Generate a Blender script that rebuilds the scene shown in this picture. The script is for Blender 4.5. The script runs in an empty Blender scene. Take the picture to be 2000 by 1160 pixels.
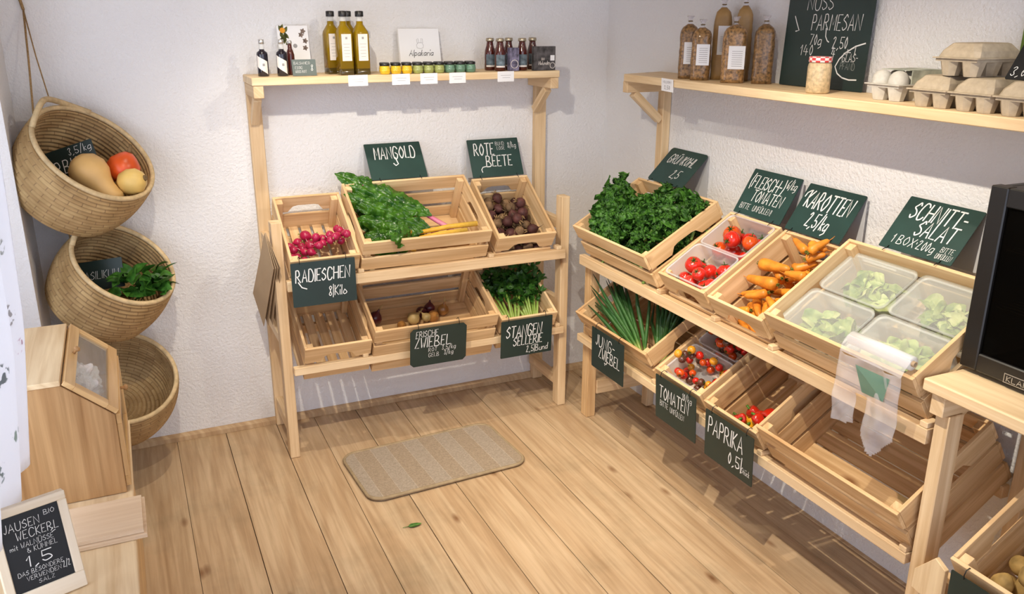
import bpy, bmesh, math, random
from mathutils import Vector, Matrix, noise as mnoise, Euler
random.seed(7)
PI = math.pi
SC = bpy.context.scene
COL = SC.collection

# ------------------------------------------------------------------ camera
def make_camera():
    yaw, pitch, roll, f = 0.427531156, 0.318957526, -3.13489283e-3, 1663.028
    fwd = Vector((math.sin(yaw)*math.cos(pitch), math.cos(yaw)*math.cos(pitch), -math.sin(pitch)))
    r = fwd.cross(Vector((0, 0, 1))).normalized()
    d = fwd.cross(r)
    c, s = math.cos(roll), math.sin(roll)
    r2 = c*r + s*d
    d2 = -s*r + c*d
    cam = bpy.data.cameras.new('camera')
    cam.sensor_fit = 'HORIZONTAL'
    cam.sensor_width = 36.0
    cam.lens = f/2000.0*36.0
    cam.clip_start = 0.02
    o = bpy.data.objects.new('camera', cam)
    m = Matrix.Identity(4)
    for i in range(3):
        m[i][0], m[i][1], m[i][2] = r2[i], -d2[i], -fwd[i]
    m.translation = Vector((-1.804, -3.052, 1.479))
    o.matrix_world = m
    COL.objects.link(o)
    SC.camera = o
make_camera()

# ------------------------------------------------------------------ light
SC.view_settings.view_transform = 'Standard'
SC.view_settings.look = 'None'
SC.view_settings.gamma = 1.0
SC.view_settings.use_curve_mapping = False
SC.view_settings.exposure = 0.10

world = bpy.data.worlds.new('world')
SC.world = world
world.use_nodes = True
bg = world.node_tree.nodes['Background']
bg.inputs[0].default_value = (0.77, 0.83, 1.0, 1)
bg.inputs[1].default_value = 2.15

def spot(name, loc, target, power, size_deg, blend, rad, col):
    l = bpy.data.lights.new(name, 'SPOT')
    l.energy = power
    l.spot_size = math.radians(size_deg)
    l.spot_blend = blend
    l.shadow_soft_size = rad
    l.color = col
    o = bpy.data.objects.new(name, l)
    o.location = loc
    o.rotation_euler = (Vector(target)-Vector(loc)).to_track_quat('-Z', 'Y').to_euler()
    COL.objects.link(o)
    return o
WARM = (1.0, 0.90, 0.74)
spot('ceiling_spot', (-1.66, -1.72, 2.16), (-0.66, -0.10, 0.26), 90, 70, 0.95, 0.014, WARM)
spot('ceiling_spot', (-0.40, -1.66, 2.10), (-1.42, -0.10, 0.62), 27, 74, 0.9, 0.014, WARM)
spot('ceiling_spot', (-1.42, -0.66, 2.14), (-1.00, -0.56, 0.00), 44, 84, 1.0, 0.014, WARM)
spot('ceiling_spot', (-1.30, -1.95, 2.16), (-0.05, -1.30, 0.14), 128, 69, 0.9, 0.014, WARM)
spot('ceiling_spot', (-0.74, -1.45, 2.14), (-0.66, -1.42, 0.00), 46, 84, 1.0, 0.014, WARM)
al = bpy.data.lights.new('window_daylight', 'AREA')
al.shape = 'RECTANGLE'; al.size = 1.3; al.size_y = 1.1
al.energy = 9; al.color = (0.80, 0.88, 1.0)
alo = bpy.data.objects.new('window_daylight', al)
alo.location = (-2.62, -1.62, 1.12)
alo.rotation_euler = Vector((1, 0.12, -0.1)).to_track_quat('-Z', 'Y').to_euler()
COL.objects.link(alo)

# ------------------------------------------------------------------ materials
def new_mat(name):
    m = bpy.data.materials.new(name)
    m.use_nodes = True
    nt = m.node_tree
    return m, nt, nt.nodes['Principled BSDF']
def N(nt, t, **kw):
    n = nt.nodes.new(t)
    for k, v in kw.items():
        if k.startswith('i_'):
            key = k[2:]
            key = int(key) if key.isdigit() else key
            n.inputs[key].default_value = v
        else:
            setattr(n, k, v)
    return n
def L(nt, a, b):
    nt.links.new(a, b)
def ramp(nt, stops):
    n = nt.nodes.new('ShaderNodeValToRGB')
    e = n.color_ramp.elements
    while len(e) < len(stops):
        e.new(0.5)
    for i, (p, c) in enumerate(stops):
        e[i].position = p
        e[i].color = (*c, 1) if len(c) == 3 else c
    return n
def mixc(nt, fac, a, b, mode='MIX'):
    n = nt.nodes.new('ShaderNodeMix')
    n.data_type = 'RGBA'; n.blend_type = mode
    for val, sock in ((fac, n.inputs[0]), (a, n.inputs[6]), (b, n.inputs[7])):
        if hasattr(val, 'is_output'):
            nt.links.new(val, sock)
        elif isinstance(val, (int, float)):
            sock.default_value = val
        else:
            sock.default_value = (*val, 1)
    return n.outputs[2]
def bump(nt, h, bsdf, strength=0.3, dist=0.002):
    b = N(nt, 'ShaderNodeBump')
    b.inputs['Strength'].default_value = strength
    b.inputs['Distance'].default_value = dist
    L(nt, h, b.inputs['Height'])
    L(nt, b.outputs[0], bsdf.inputs['Normal'])
def plain(name, col, rough=0.5, spec=0.5, metal=0.0, var=0.0, nscale=40.0, coat=0.0, sss=0.0):
    m, nt, b = new_mat(name)
    b.inputs['Base Color'].default_value = (*col, 1)
    b.inputs['Roughness'].default_value = rough
    b.inputs['Metallic'].default_value = metal
    b.inputs['Specular IOR Level'].default_value = spec
    b.inputs['Coat Weight'].default_value = coat
    if var > 0:
        tc = N(nt, 'ShaderNodeTexCoord')
        oi = N(nt, 'ShaderNodeObjectInfo')
        nz = N(nt, 'ShaderNodeTexNoise', i_Scale=nscale, i_Detail=3.0)
        L(nt, tc.outputs['Object'], nz.inputs['Vector'])
        dark = tuple(max(0, c*(1-var)) for c in col)
        lite = tuple(min(1, c*(1+var*0.7)) for c in col)
        r = ramp(nt, [(0.3, dark), (0.7, lite)])
        L(nt, nz.outputs[0], r.inputs[0])
        r2 = ramp(nt, [(0.0, (1-var*0.6,)*3), (1.0, (1.0,)*3)])
        L(nt, oi.outputs['Random'], r2.inputs[0])
        L(nt, mixc(nt, 1.0, r.outputs[0], r2.outputs[0], 'MULTIPLY'), b.inputs['Base Color'])
    return m
def wood(name, light, dark, grain=55.0, knots=True, rough=0.55, tone=0.35):
    m, nt, b = new_mat(name)
    tc = N(nt, 'ShaderNodeTexCoord')
    mp = N(nt, 'ShaderNodeMapping'); mp.inputs['Scale'].default_value = (2.6, grain, 1)
    L(nt, tc.outputs['UV'], mp.inputs['Vector'])
    nz = N(nt, 'ShaderNodeTexNoise', i_Scale=1.0, i_Detail=5.0, i_Roughness=0.6, i_Distortion=0.5)
    L(nt, mp.outputs[0], nz.inputs['Vector'])
    r = ramp(nt, [(0.28, dark), (0.62, light)])
    L(nt, nz.outputs[0], r.inputs[0])
    mp2 = N(nt, 'ShaderNodeMapping'); mp2.inputs['Scale'].default_value = (0.9, 9, 1)
    L(nt, tc.outputs['UV'], mp2.inputs['Vector'])
    nz2 = N(nt, 'ShaderNodeTexNoise', i_Scale=1.6, i_Detail=2.0, i_Distortion=1.2)
    L(nt, mp2.outputs[0], nz2.inputs['Vector'])
    r2 = ramp(nt, [(0.35, (1-tone*0.75, 1-tone, 1-tone*1.25)), (0.65, (1, 1, 1))])
    L(nt, nz2.outputs[0], r2.inputs[0])
    c = mixc(nt, 0.75, r.outputs[0], r2.outputs[0], 'MULTIPLY')
    if name == 'floor_boards':
        nd = N(nt, 'ShaderNodeTexNoise', i_Scale=2.2, i_Detail=5.0, i_Roughness=0.65)
        L(nt, tc.outputs['Object'], nd.inputs['Vector'])
        rd = ramp(nt, [(0.52, (1, 1, 1)), (0.72, (0.66, 0.70, 0.70))]); L(nt, nd.outputs[0], rd.inputs[0])
        c = mixc(nt, 0.7, c, rd.outputs[0], 'MULTIPLY')
    if knots:
        mp3 = N(nt, 'ShaderNodeMapping'); mp3.inputs['Scale'].default_value = (3.6, 9.0, 1)
        L(nt, tc.outputs['UV'], mp3.inputs['Vector'])
        vo = N(nt, 'ShaderNodeTexVoronoi', i_Scale=1.0)
        L(nt, mp3.outputs[0], vo.inputs['Vector'])
        rk = ramp(nt, [(0.03, (0.34, 0.19, 0.09)), (0.13, (1, 1, 1))])
        L(nt, vo.outputs['Distance'], rk.inputs[0])
        c = mixc(nt, 0.85, c, rk.outputs[0], 'MULTIPLY')
    L(nt, c, b.inputs['Base Color'])
    b.inputs['Roughness'].default_value = rough
    b.inputs['Specular IOR Level'].default_value = 0.3
    bump(nt, nz.outputs[0], b, 0.12, 0.001)
    return m
MAT = {}
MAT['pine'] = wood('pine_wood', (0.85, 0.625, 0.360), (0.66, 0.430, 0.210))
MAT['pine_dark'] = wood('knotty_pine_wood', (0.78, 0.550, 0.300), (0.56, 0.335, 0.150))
MAT['stand'] = wood('planed_spruce', (0.83, 0.635, 0.395), (0.66, 0.455, 0.245), tone=0.28)
MAT['shelf'] = wood('shelf_spruce', (0.86, 0.68, 0.43), (0.70, 0.50, 0.28), tone=0.25)
MAT['bamboo'] = wood('bamboo_board', (0.58, 0.355, 0.165), (0.41, 0.235, 0.10), grain=70, rough=0.4)
MAT['bamboo_light'] = wood('light_bamboo', (0.80, 0.545, 0.265), (0.64, 0.40, 0.165), grain=60, knots=False, rough=0.35)
MAT['plank'] = wood('oak_plank', (0.78, 0.61, 0.43), (0.68, 0.50, 0.33), grain=90, knots=False, tone=0.15)
MAT['floor'] = wood('floor_boards', (0.60, 0.435, 0.268), (0.43, 0.295, 0.168), grain=60, rough=0.5, tone=0.32)
MAT['base'] = wood('baseboard_wood', (0.62, 0.45, 0.27), (0.46, 0.31, 0.17), knots=False)
MAT['frame'] = wood('white_washed_wood', (0.86, 0.76, 0.60), (0.78, 0.66, 0.48), knots=False, tone=0.12)

def plaster():
    m, nt, b = new_mat('white_plaster')
    tc = N(nt, 'ShaderNodeTexCoord')
    nz = N(nt, 'ShaderNodeTexNoise', i_Scale=95.0, i_Detail=4.0, i_Roughness=0.6)
    L(nt, tc.outputs['Object'], nz.inputs['Vector'])
    nz2 = N(nt, 'ShaderNodeTexNoise', i_Scale=3.0, i_Detail=2.0)
    L(nt, tc.outputs['Object'], nz2.inputs['Vector'])
    r = ramp(nt, [(0.3, (0.775, 0.765, 0.765)), (0.7, (0.815, 0.805, 0.80))])
    L(nt, nz2.outputs[0], r.inputs[0])
    L(nt, r.outputs[0], b.inputs['Base Color'])
    b.inputs['Roughness'].default_value = 0.9
    b.inputs['Specular IOR Level'].default_value = 0.15
    bump(nt, nz.outputs[0], b, 0.8, 0.006)
    return m
MAT['wall'] = plaster()
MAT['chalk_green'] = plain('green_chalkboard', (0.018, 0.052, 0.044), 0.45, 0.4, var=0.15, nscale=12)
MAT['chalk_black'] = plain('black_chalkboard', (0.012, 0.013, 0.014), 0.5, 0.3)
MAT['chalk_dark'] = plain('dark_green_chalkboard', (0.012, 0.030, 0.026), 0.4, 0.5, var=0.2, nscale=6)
MAT['chalk'] = plain('white_chalk', (0.80, 0.80, 0.78), 0.9, 0.1)
MAT['chalk_faint'] = plain('faint_chalk', (0.30, 0.33, 0.31), 0.9, 0.1)
MAT['paper'] = plain('white_paper', (0.82, 0.82, 0.83), 0.8, 0.2)
MAT['ink'] = plain('dark_ink', (0.04, 0.04, 0.045), 0.7, 0.2)
MAT['grey_ink'] = plain('grey_ink', (0.32, 0.31, 0.31), 0.7, 0.2)
MAT['grey_leaf'] = plain('pale_grey_plastic', (0.55, 0.55, 0.56), 0.5, 0.3)
MAT['wire'] = plain('dark_wire', (0.02, 0.02, 0.02), 0.4, 0.5, metal=0.6)
MAT['black'] = plain('black_plastic', (0.012, 0.010, 0.009), 0.35, 0.5)
MAT['steel'] = plain('brushed_steel', (0.55, 0.55, 0.55), 0.35, 0.5, metal=0.9)

# ------------------------------------------------------------------ helpers
def uvl(bm):
    return bm.loops.layers.uv.verify()
def add_poly(bm, pts, thick, M=Matrix.Identity(4)):
    """prism: 2D outline (x,y) extruded from z=0 to z=thick; grain runs along the longer side"""
    uv = uvl(bm)
    n = len(pts)
    w = max(p[0] for p in pts)-min(p[0] for p in pts)
    h = max(p[1] for p in pts)-min(p[1] for p in pts)
    ou, ov = random.uniform(0, 60), random.uniform(0, 60)
    loc = [Vector((p[0], p[1], 0)) for p in pts]+[Vector((p[0], p[1], thick)) for p in pts]
    vs = [bm.verts.new(M @ c) for c in loc]
    idx = {v: i for i, v in enumerate(vs)}
    fs = [bm.faces.new(list(reversed(vs[:n]))), bm.faces.new(vs[n:])]
    for i in range(n):
        j = (i+1) % n
        fs.append(bm.faces.new((vs[i], vs[j], vs[n+j], vs[n+i])))
    for f in fs:
        for lp in f.loops:
            c = loc[idx[lp.vert]]
            a, b = (c.x, c.y) if w >= h else (c.y, c.x)
            lp[uv].uv = (a+ou, b+c.z+ov)
def add_box(bm, lo, hi, M=Matrix.Identity(4)):
    lo, hi = Vector(lo), Vector(hi)
    d = hi-lo
    ax = max(range(3), key=lambda i: abs(d[i]))
    o1, o2 = [i for i in range(3) if i != ax]
    uv = uvl(bm)
    ou, ov = random.uniform(0, 60), random.uniform(0, 60)
    loc = [Vector((hi.x if i & 1 else lo.x, hi.y if i & 2 else lo.y, hi.z if i & 4 else lo.z)) for i in range(8)]
    vs = [bm.verts.new(M @ c) for c in loc]
    idx = {v: i for i, v in enumerate(vs)}
    for q in ((0, 2, 3, 1), (4, 5, 7, 6), (0, 1, 5, 4), (2, 6, 7, 3), (0, 4, 6, 2), (1, 3, 7, 5)):
        f = bm.faces.new([vs[i] for i in q])
        for lp in f.loops:
            c = loc[idx[lp.vert]]
            lp[uv].uv = (c[ax]+ou, c[o1]+c[o2]+ov)
def add_bar(bm, p, q, w, t, up=Vector((0, 0, 1))):
    """rectangular bar from p to q, width w across, thickness t along 'up'"""
    p, q = Vector(p), Vector(q)
    z = (q-p); ln = z.length; z.normalize()
    x = up.cross(z)
    if x.length < 1e-5:
        x = Vector((1, 0, 0)).cross(z)
    x.normalize()
    y = z.cross(x)
    M = Matrix.Identity(4)
    for i in range(3):
        M[i][0], M[i][1], M[i][2], M[i][3] = x[i], y[i], z[i], p[i]
    add_box(bm, (-w/2, -t/2, 0), (w/2, t/2, ln), M)
def add_lathe(bm, prof, seg=24, M=Matrix.Identity(4), vv=None):
    """prof: list of (r, z)"""
    uv = uvl(bm)
    rings = []
    acc = 0
    lens = [0]
    for a, b in zip(prof, prof[1:]):
        acc += math.hypot(b[0]-a[0], b[1]-a[1]); lens.append(acc)
    if vv: lens = vv
    for r, z in prof:
        if r < 1e-6:
            rings.append([bm.verts.new(M @ Vector((0, 0, z)))])
        else:
            rings.append([bm.verts.new(M @ Vector((r*math.cos(2*PI*k/seg), r*math.sin(2*PI*k/seg), z))) for k in range(seg)])
    for i in range(len(rings)-1):
        a, b = rings[i], rings[i+1]
        for k in range(seg):
            j = (k+1) % seg
            us = (k/seg, (k+1)/seg)
            if len(a) == 1 and len(b) == 1:
                continue
            if len(a) == 1:
                vs = (a[0], b[j], b[k]); uvs = ((us[0], lens[i]), (us[1], lens[i+1]), (us[0], lens[i+1]))
            elif len(b) == 1:
                vs = (a[k], a[j], b[0]); uvs = ((us[0], lens[i]), (us[1], lens[i]), (us[0], lens[i+1]))
            else:
                vs = (a[k], a[j], b[j], b[k]); uvs = ((us[0], lens[i]), (us[1], lens[i]), (us[1], lens[i+1]), (us[0], lens[i+1]))
            f = bm.faces.new(vs)
            f.smooth = True
            for lp, u in zip(f.loops, uvs):
                lp[uv].uv = u
def add_tube(bm, pts, rads, seg=8, cap=True, flat=1.0):
    """tube along points; v-coordinate of the UV runs 0..1 along it"""
    uv = uvl(bm)
    pts = [Vector(p) for p in pts]
    n = len(pts)
    if not hasattr(rads, '__len__'):
        rads = [rads]*n
    rings = []
    t0 = (pts[1]-pts[0]).normalized()
    x = t0.orthogonal().normalized()
    for i in range(n):
        t = (pts[min(i+1, n-1)]-pts[max(i-1, 0)]).normalized()
        x = (x-t*x.dot(t)).normalized()
        y = t.cross(x)
        rings.append([bm.verts.new(pts[i]+(x*math.cos(2*PI*k/seg)+y*flat*math.sin(2*PI*k/seg))*rads[i]) for k in range(seg)])
    for i in range(n-1):
        for k in range(seg):
            j = (k+1) % seg
            f = bm.faces.new((rings[i][k], rings[i][j], rings[i+1][j], rings[i+1][k]))
            f.smooth = True
            for lp, u in zip(f.loops, ((k/seg, i/(n-1)), ((k+1)/seg, i/(n-1)), ((k+1)/seg, (i+1)/(n-1)), (k/seg, (i+1)/(n-1)))):
                lp[uv].uv = u
    if cap:
        for rg, vv in ((list(reversed(rings[0])), 0.0), (rings[-1], 1.0)):
            f = bm.faces.new(rg)
            for lp in f.loops:
                lp[uv].uv = (0.5, vv)
def obj(name, bm, mat, parent=None, bevel=0.0, smooth=False, M=None):
    me = bpy.data.meshes.new(name)
    bmesh.ops.recalc_face_normals(bm, faces=bm.faces) if bevel or smooth == 'fix' else None
    bm.to_mesh(me)
    bm.free()
    if isinstance(mat, str):
        mat = MAT[mat]
    me.materials.append(mat)
    o = bpy.data.objects.new(name, me)
    COL.objects.link(o)
    if parent:
        o.parent = parent
    if M is not None:
        o.matrix_world = M
    if smooth is True:
        for p in me.polygons:
            p.use_smooth = True
    if bevel:
        b = o.modifiers.new('bevel', 'BEVEL')
        b.width = bevel; b.segments = 1; b.limit_method = 'ANGLE'
    return o
def tag(o, label=None, cat=None, group=None, kind=None):
    if label: o['label'] = label
    if cat: o['category'] = cat
    if group: o['group'] = group
    if kind: o['kind'] = kind
    return o
def thing(name, label, cat, M=None, group=None):
    o = bpy.data.objects.new(name, None)
    o.empty_display_size = 0.05
    COL.objects.link(o)
    if M is not None:
        o.matrix_world = M
    return tag(o, label, cat, group)
def dup(root, M, label=None, group=None):
    r = root.copy()
    COL.objects.link(r)
    r.matrix_world = M
    if label: r['label'] = label
    if group: r['group'] = group
    for ch in [c for c in root.children]:
        c = ch.copy(); COL.objects.link(c); c.parent = r
        for g in [g for g in ch.children]:
            d = g.copy(); COL.objects.link(d); d.parent = c
    return r
def T(x, y, z):
    return Matrix.Translation((x, y, z))
def RZ(a): return Matrix.Rotation(a, 4, 'Z')
def RX(a): return Matrix.Rotation(a, 4, 'X')
def RY(a): return Matrix.Rotation(a, 4, 'Y')
def frame(o, x, y, z):
    M = Matrix.Identity(4)
    for i in range(3):
        M[i][0], M[i][1], M[i][2], M[i][3] = x[i], y[i], z[i], o[i]
    return M
def along(p, d, spin=0.0):
    """matrix at p whose z axis points along d"""
    q = Vector(d).normalized().to_track_quat('Z', 'Y')
    return Matrix.Translation(p) @ q.to_matrix().to_4x4() @ RZ(spin)

# ------------------------------------------------------------------ handwriting (stroke letters)
GLY = {
'A': '02 28 42|14 34', 'B': '02 08|~08 28 37 25 05|~05 25 43 32 02', 'C': '~47 38 18 05 12 32 43', 'D': '02 08|~08 28 45 32 02',
'E': '38 08 02 32|05 25', 'F': '38 08 02|05 25', 'G': '~47 38 18 05 12 32 44|44 25', 'H': '02 08|42 48|05 45', 'I': '02 08',
'J': '~28 24 12 03', 'K': '02 08|38 05 32', 'L': '08 02 32', 'M': '02 08 24 48 42', 'N': '02 08 42 48', 'O': '~28 05 22 45 28',
'P': '02 08|~08 28 36 25 05', 'R': '02 08|~08 28 36 25 05|15 42', 'S': '~37 28 17 06 25 34 33 12 03', 'T': '08 48|28 22',
'U': '~08 04 12 32 44 48', 'V': '08 22 48', 'W': '08 12 25 32 48', 'X': '08 42|48 02', 'Y': '08 25 48|25 22', 'Z': '08 38 02 32', '0': '~18 05 12 25 18', '1': '06 18 12',
'2': '~07 18 27 02|02 32', '3': '~07 18 27 15 23 12 03', '4': '18 04 34|26 22', '5': '38 08 05|~05 25 33 12 03', '6': '~28 05 12 24 05',
'7': '08 38 12', '8': '~18 07 15 03 12 23 15 27 18', '9': '~25 06 18 27 25 12', '.': '02 12', ',': '12 01', '/': '01 29', '|': '01 09',
'-': '05 25', '!': '08 04|02 03', '+': '15 11|03 33', '&': '42 07 18 27 04 12 32 44', '?': '~07 18 27 15 14|12 13', '(': '~19 06 04 11',
')': '~09 16 14 01', '*': '05 06', '"': '08 09|18 19', ':': '02 03|05 06', '=': '04 24|06 26',
'a': '~35 15 03 12 33|35 32', 'b': '08 02|~05 25 33 12 02', 'c': '~25 05 03 22', 'd': '38 32|~35 15 03 12 33', 'e': '~04 34 26 05 03 12 32',
'f': '~28 17 12|05 25', 'g': '~35 15 03 12 33|35 31 10', 'h': '08 02|~04 25 34 32', 'i': '05 02|07 08', 'k': '08 02|25 04 22', 'l': '08 02',
'm': '05 02|~04 15 24 22|~24 35 44 42', 'n': '05 02|~04 25 34 32', 'o': '~15 03 12 33 15', 'p': '05 00|~05 25 33 12 03',
'r': '05 02|~04 15 25', 's': '~25 05 14 23 12 02', 't': '17 12 22|05 25', 'u': '05 03 12 32|35 32',
}
def stroke_pts(s):
    sm = s[0] == '~'
    if sm: s = s[1:]
    p = [(int(a[0]), int(a[1])-2) for a in s.split()]
    if not sm or len(p) < 3:
        return p
    out = []
    for i in range(len(p)-1):
        p0, p1, p2, p3 = p[max(i-1, 0)], p[i], p[i+1], p[min(i+2, len(p)-1)]
        for k in range(4):
            t = k/4
            out.append(tuple(0.5*((2*p1[c])+(-p0[c]+p2[c])*t+(2*p0[c]-5*p1[c]+4*p2[c]-p3[c])*t*t+(-p0[c]+3*p1[c]-3*p2[c]+p3[c])*t**3) for c in (0, 1)))
    out.append(p[-1])
    return out
def ribbon(bm, pts, w, z):
    vs = []
    n = len(pts)
    for i in range(n):
        a, b = Vector(pts[max(i-1, 0)]), Vector(pts[min(i+1, n-1)])
        d = (b-a)
        if d.length < 1e-9: d = Vector((1, 0))
        d.normalize()
        nn = Vector((-d.y, d.x))*w/2
        c = Vector(pts[i])
        if i == 0: c = c-d*w*0.4
        if i == n-1: c = c+d*w*0.4
        vs.append((bm.verts.new((c.x+nn.x, c.y+nn.y, z)), bm.verts.new((c.x-nn.x, c.y-nn.y, z))))
    for a, b in zip(vs, vs[1:]):
        bm.faces.new((a[1], b[1], b[0], a[0]))
def write(bm, text, x, y, h, width=None, slant=0.08, pen=0.12, z=0.0006, rise=0.0, sx=0.85):
    """handwriting on the local xy plane; (x, y) is the baseline start, h the capital height"""
    u = h/6.0
    adv = []
    cur = 0.0
    for ch in text:
        um = ch in 'ÜÖÄüöä'
        base = {'Ü': 'U', 'Ö': 'O', 'Ä': 'A', 'ü': 'u', 'ö': 'o', 'ä': 'a'}.get(ch, ch)
        if ch == ' ':
            cur += 2.6*sx; continue
        st = [stroke_pts(s) for s in GLY[base].split('|')]
        gw = max(max(p[0] for p in s) for s in st)
        if um:
            yy = 6.9 if base.isupper() else 5.0
            st += [[(0.8, yy), (1.2, yy+0.5)], [(2.6, yy), (3.0, yy+0.5)]]
        adv.append((cur, st)); cur += gw*sx+1.25
    tot = max(cur-1.25, 0.1)
    k = (width/(tot*u)) if width else 1.0
    jit = random.Random(len(text)*13+ord(text[0]))
    for cx, st in adv:
        dy = jit.uniform(-0.12, 0.12)*u
        for s in st:
            pts = []
            for px, py in s:
                X = (cx+px*sx)*u*k+slant*py*u
                pts.append((x+X, y+py*u+dy+rise*X))
            ribbon(bm, pts, h*pen*0.60, z)
# ------------------------------------------------------------------ the room
def struct(name, bm, mat, parent=None, **k):
    o = obj(name, bm, mat, parent, **k)
    if parent is None:
        o['kind'] = 'structure'
    return o
def build_room():
    bm = bmesh.new()
    xs = [-2.5, -2.29, -2.10, -1.93, -1.76, -1.59, -1.405, -1.263, -1.10, -0.935, -0.766, -0.61, -0.455, -0.29, -0.13, 0.05]
    for a, b in zip(xs, xs[1:]):
        g = random.choice((0.0007, 0.0012, 0.0018))
        add_box(bm, (a+g, -3.7, -0.03), (b-g, 0.03, random.uniform(-0.0012, 0.0)))
    add_box(bm, (-2.5, -3.7, -0.06), (0.05, 0.03, -0.031))
    struct('floor', bm, 'floor')
    bm = bmesh.new(); add_box(bm, (-2.7, 0, -0.05), (0.2, 0.2, 2.5)); struct('wall_back', bm, 'wall')
    bm = bmesh.new(); add_box(bm, (0, -3.7, -0.05), (0.2, 0.0, 2.5)); struct('wall_right', bm, 'wall')
    bm = bmesh.new()
    add_box(bm, (-2.7, -0.29, -0.05), (-2.095, 0.0, 2.5))
    wy0, wy1, wz0, wz1, x0, x1 = -2.3, -0.62, 0.5, 1.75, -2.62, -2.45
    add_box(bm, (x0, -3.7, -0.05), (x1, wy0, 2.5))
    add_box(bm, (x0, wy1, -0.05), (x1, -0.29, 2.5))
    add_box(bm, (x0, wy0, -0.05), (x1, wy1, wz0))
    add_box(bm, (x0, wy0, wz1), (x1, wy1, 2.5))
    struct('wall_left', bm, 'wall')
    bm = bmesh.new(); add_box(bm, (-2.7, -3.7, 2.5), (0.2, 0.2, 2.6)); struct('ceiling', bm, 'base')
    bm = bmesh.new()
    fx0, fx1, w = -2.55, -2.50, 0.055
    add_box(bm, (fx0, wy0, wz0), (fx1, wy0+w, wz1)); add_box(bm, (fx0, wy1-w, wz0), (fx1, wy1, wz1))
    add_box(bm, (fx0, wy0+w, wz0), (fx1, wy1-w, wz0+w)); add_box(bm, (fx0, wy0+w, wz1-w), (fx1, wy1-w, wz1))
    m = (wy0+wy1)/2
    add_box(bm, (fx0, m-w/2, wz0+w), (fx1, m+w/2, wz1-w))
    struct('window_1', bm, plain('white_window_paint', (0.8, 0.8, 0.8), 0.4), bevel=0.003)
    bm = bmesh.new()
    add_poly(bm, [(-0.0, 0), (-0.016, 0), (-0.014, 0.016), (-0.006, 0.024), (0, 0.026)], 2.095, frame((-2.095, -0.0005, 0), (0, 1, 0), (0, 0, 1), (1, 0, 0)))
    struct('baseboard_back', bm, 'base')
    bm = bmesh.new()
    add_poly(bm, [(-0.0, 0), (-0.012, 0), (-0.010, 0.003), (0, 0.004)], 3.6, frame((-0.0005, -3.62, 0), (1, 0, 0), (0, 0, 1), (0, 1, 0)))
    struct('baseboard_right', bm, 'base')
build_room()

# ------------------------------------------------------------------ the two racks. u runs along the wall, v is the depth (0 = wall), z up
FA = lambda u, v, z: Vector((u, v, z))                # back wall
FB = lambda u, v, z: Vector((v, -u, z))               # right wall
MA = Matrix.Identity(4)
MB_ = frame((0, 0, 0), (0, -1, 0), (1, 0, 0), (0, 0, 1))
def part_box(name, root, M, lo, hi, mat='stand', bevel=0.0018):
    bm = bmesh.new(); add_box(bm, lo, hi, M)
    return obj(name, bm, mat, root, bevel=bevel)
def part_bar(name, root, M, p, q, w, t, up, mat='stand'):
    bm = bmesh.new()
    add_bar(bm, M @ Vector(p), M @ Vector(q), w, t, M.to_3x3() @ Vector(up))
    return obj(name, bm, mat, root, bevel=0.0015)
def rails(root, M, bars, gaps, f0, f1, r0, r1, z_rear, up_, lo_):
    for zf, zr, (o_, tl) in ((0.616, 0.728, up_), (0.309, z_rear, lo_)):
        part_box('front_rail', root, M, (f0, -0.335, zf+(0.008 if zf < 0.5 else 0)), (f1, -0.3105, zf+0.036))
        part_box('rear_rail', root, M, (r0, -0.055, zr-0.030), (r1, -0.0305, zr+0.002))
        for ub in bars:
            n_ = Vector((0, -math.sin(tl), math.cos(tl))); d_ = Vector((0, math.cos(tl), math.sin(tl)))
            p0 = Vector((ub, o_[0], o_[1]))+d_*0.060-n_*0.0105; p1 = Vector((ub, o_[0], o_[1]))+d_*0.285-n_*0.0105
            part_bar('sloping_bar', root, M, p0, p1, 0.022, 0.018, n_)
        for ug in gaps:
            part_box('spacer_block', root, M, (ug-0.010, -0.334, zf+0.0362), (ug+0.010, -0.300, zf+0.050))
def rack_back():
    root = thing('display_rack', 'pale wooden rack with a top shelf and two crate rows on the back wall', 'rack', T(-0.86, -0.2, 0))
    root.matrix_world = Matrix.Identity(4)
    M = MA
    for u in (-1.405, -0.352):
        part_box('front_leg', root, M, (u, -0.31, 0), (u+0.033, -0.262, 0.845), 'stand')
    for u in (-1.405, -0.328):
        part_box('rear_post', root, M, (u, -0.030, 0), (u+0.045, -0.001, 1.226), 'stand')
    for u in (-1.405, -0.350):
        part_box('shelf_bracket', root, M, (u, -0.198, 1.226), (u+0.032, -0.001, 1.2645), 'stand')
        part_bar('brace', root, M, (u+0.018, -0.135, 1.223), (u+0.018, -0.033, 1.135), 0.028, 0.026, (1, 0, 0))
    for u in (-1.403, -0.350):
        part_box('foot_rail', root, M, (u+0.003, -0.261, 0.075), (u+0.027, -0.031, 0.118), 'stand')
        part_box('side_rail', root, M, (u+0.003, -0.261, 0.715), (u+0.027, -0.031, 0.756), 'stand')
        part_box('side_rail', root, M, (u+0.003, -0.261, 0.405), (u+0.027, -0.031, 0.440), 'stand')
    rails(root, M, (-1.33, -1.14, -1.08, -0.68, -0.61, -0.42), (-1.124, -0.645, -0.372), -1.372, -0.345, -1.36, -0.328, 0.392, ((-0.284, 0.596), .55), ((-0.299, 0.276), .45))
    part_box('shelf_board', root, M, (-1.408, -0.200, 1.2655), (-0.315, -0.001, 1.290), 'shelf', 0.002)
    return root
RACK_A = rack_back()
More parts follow.
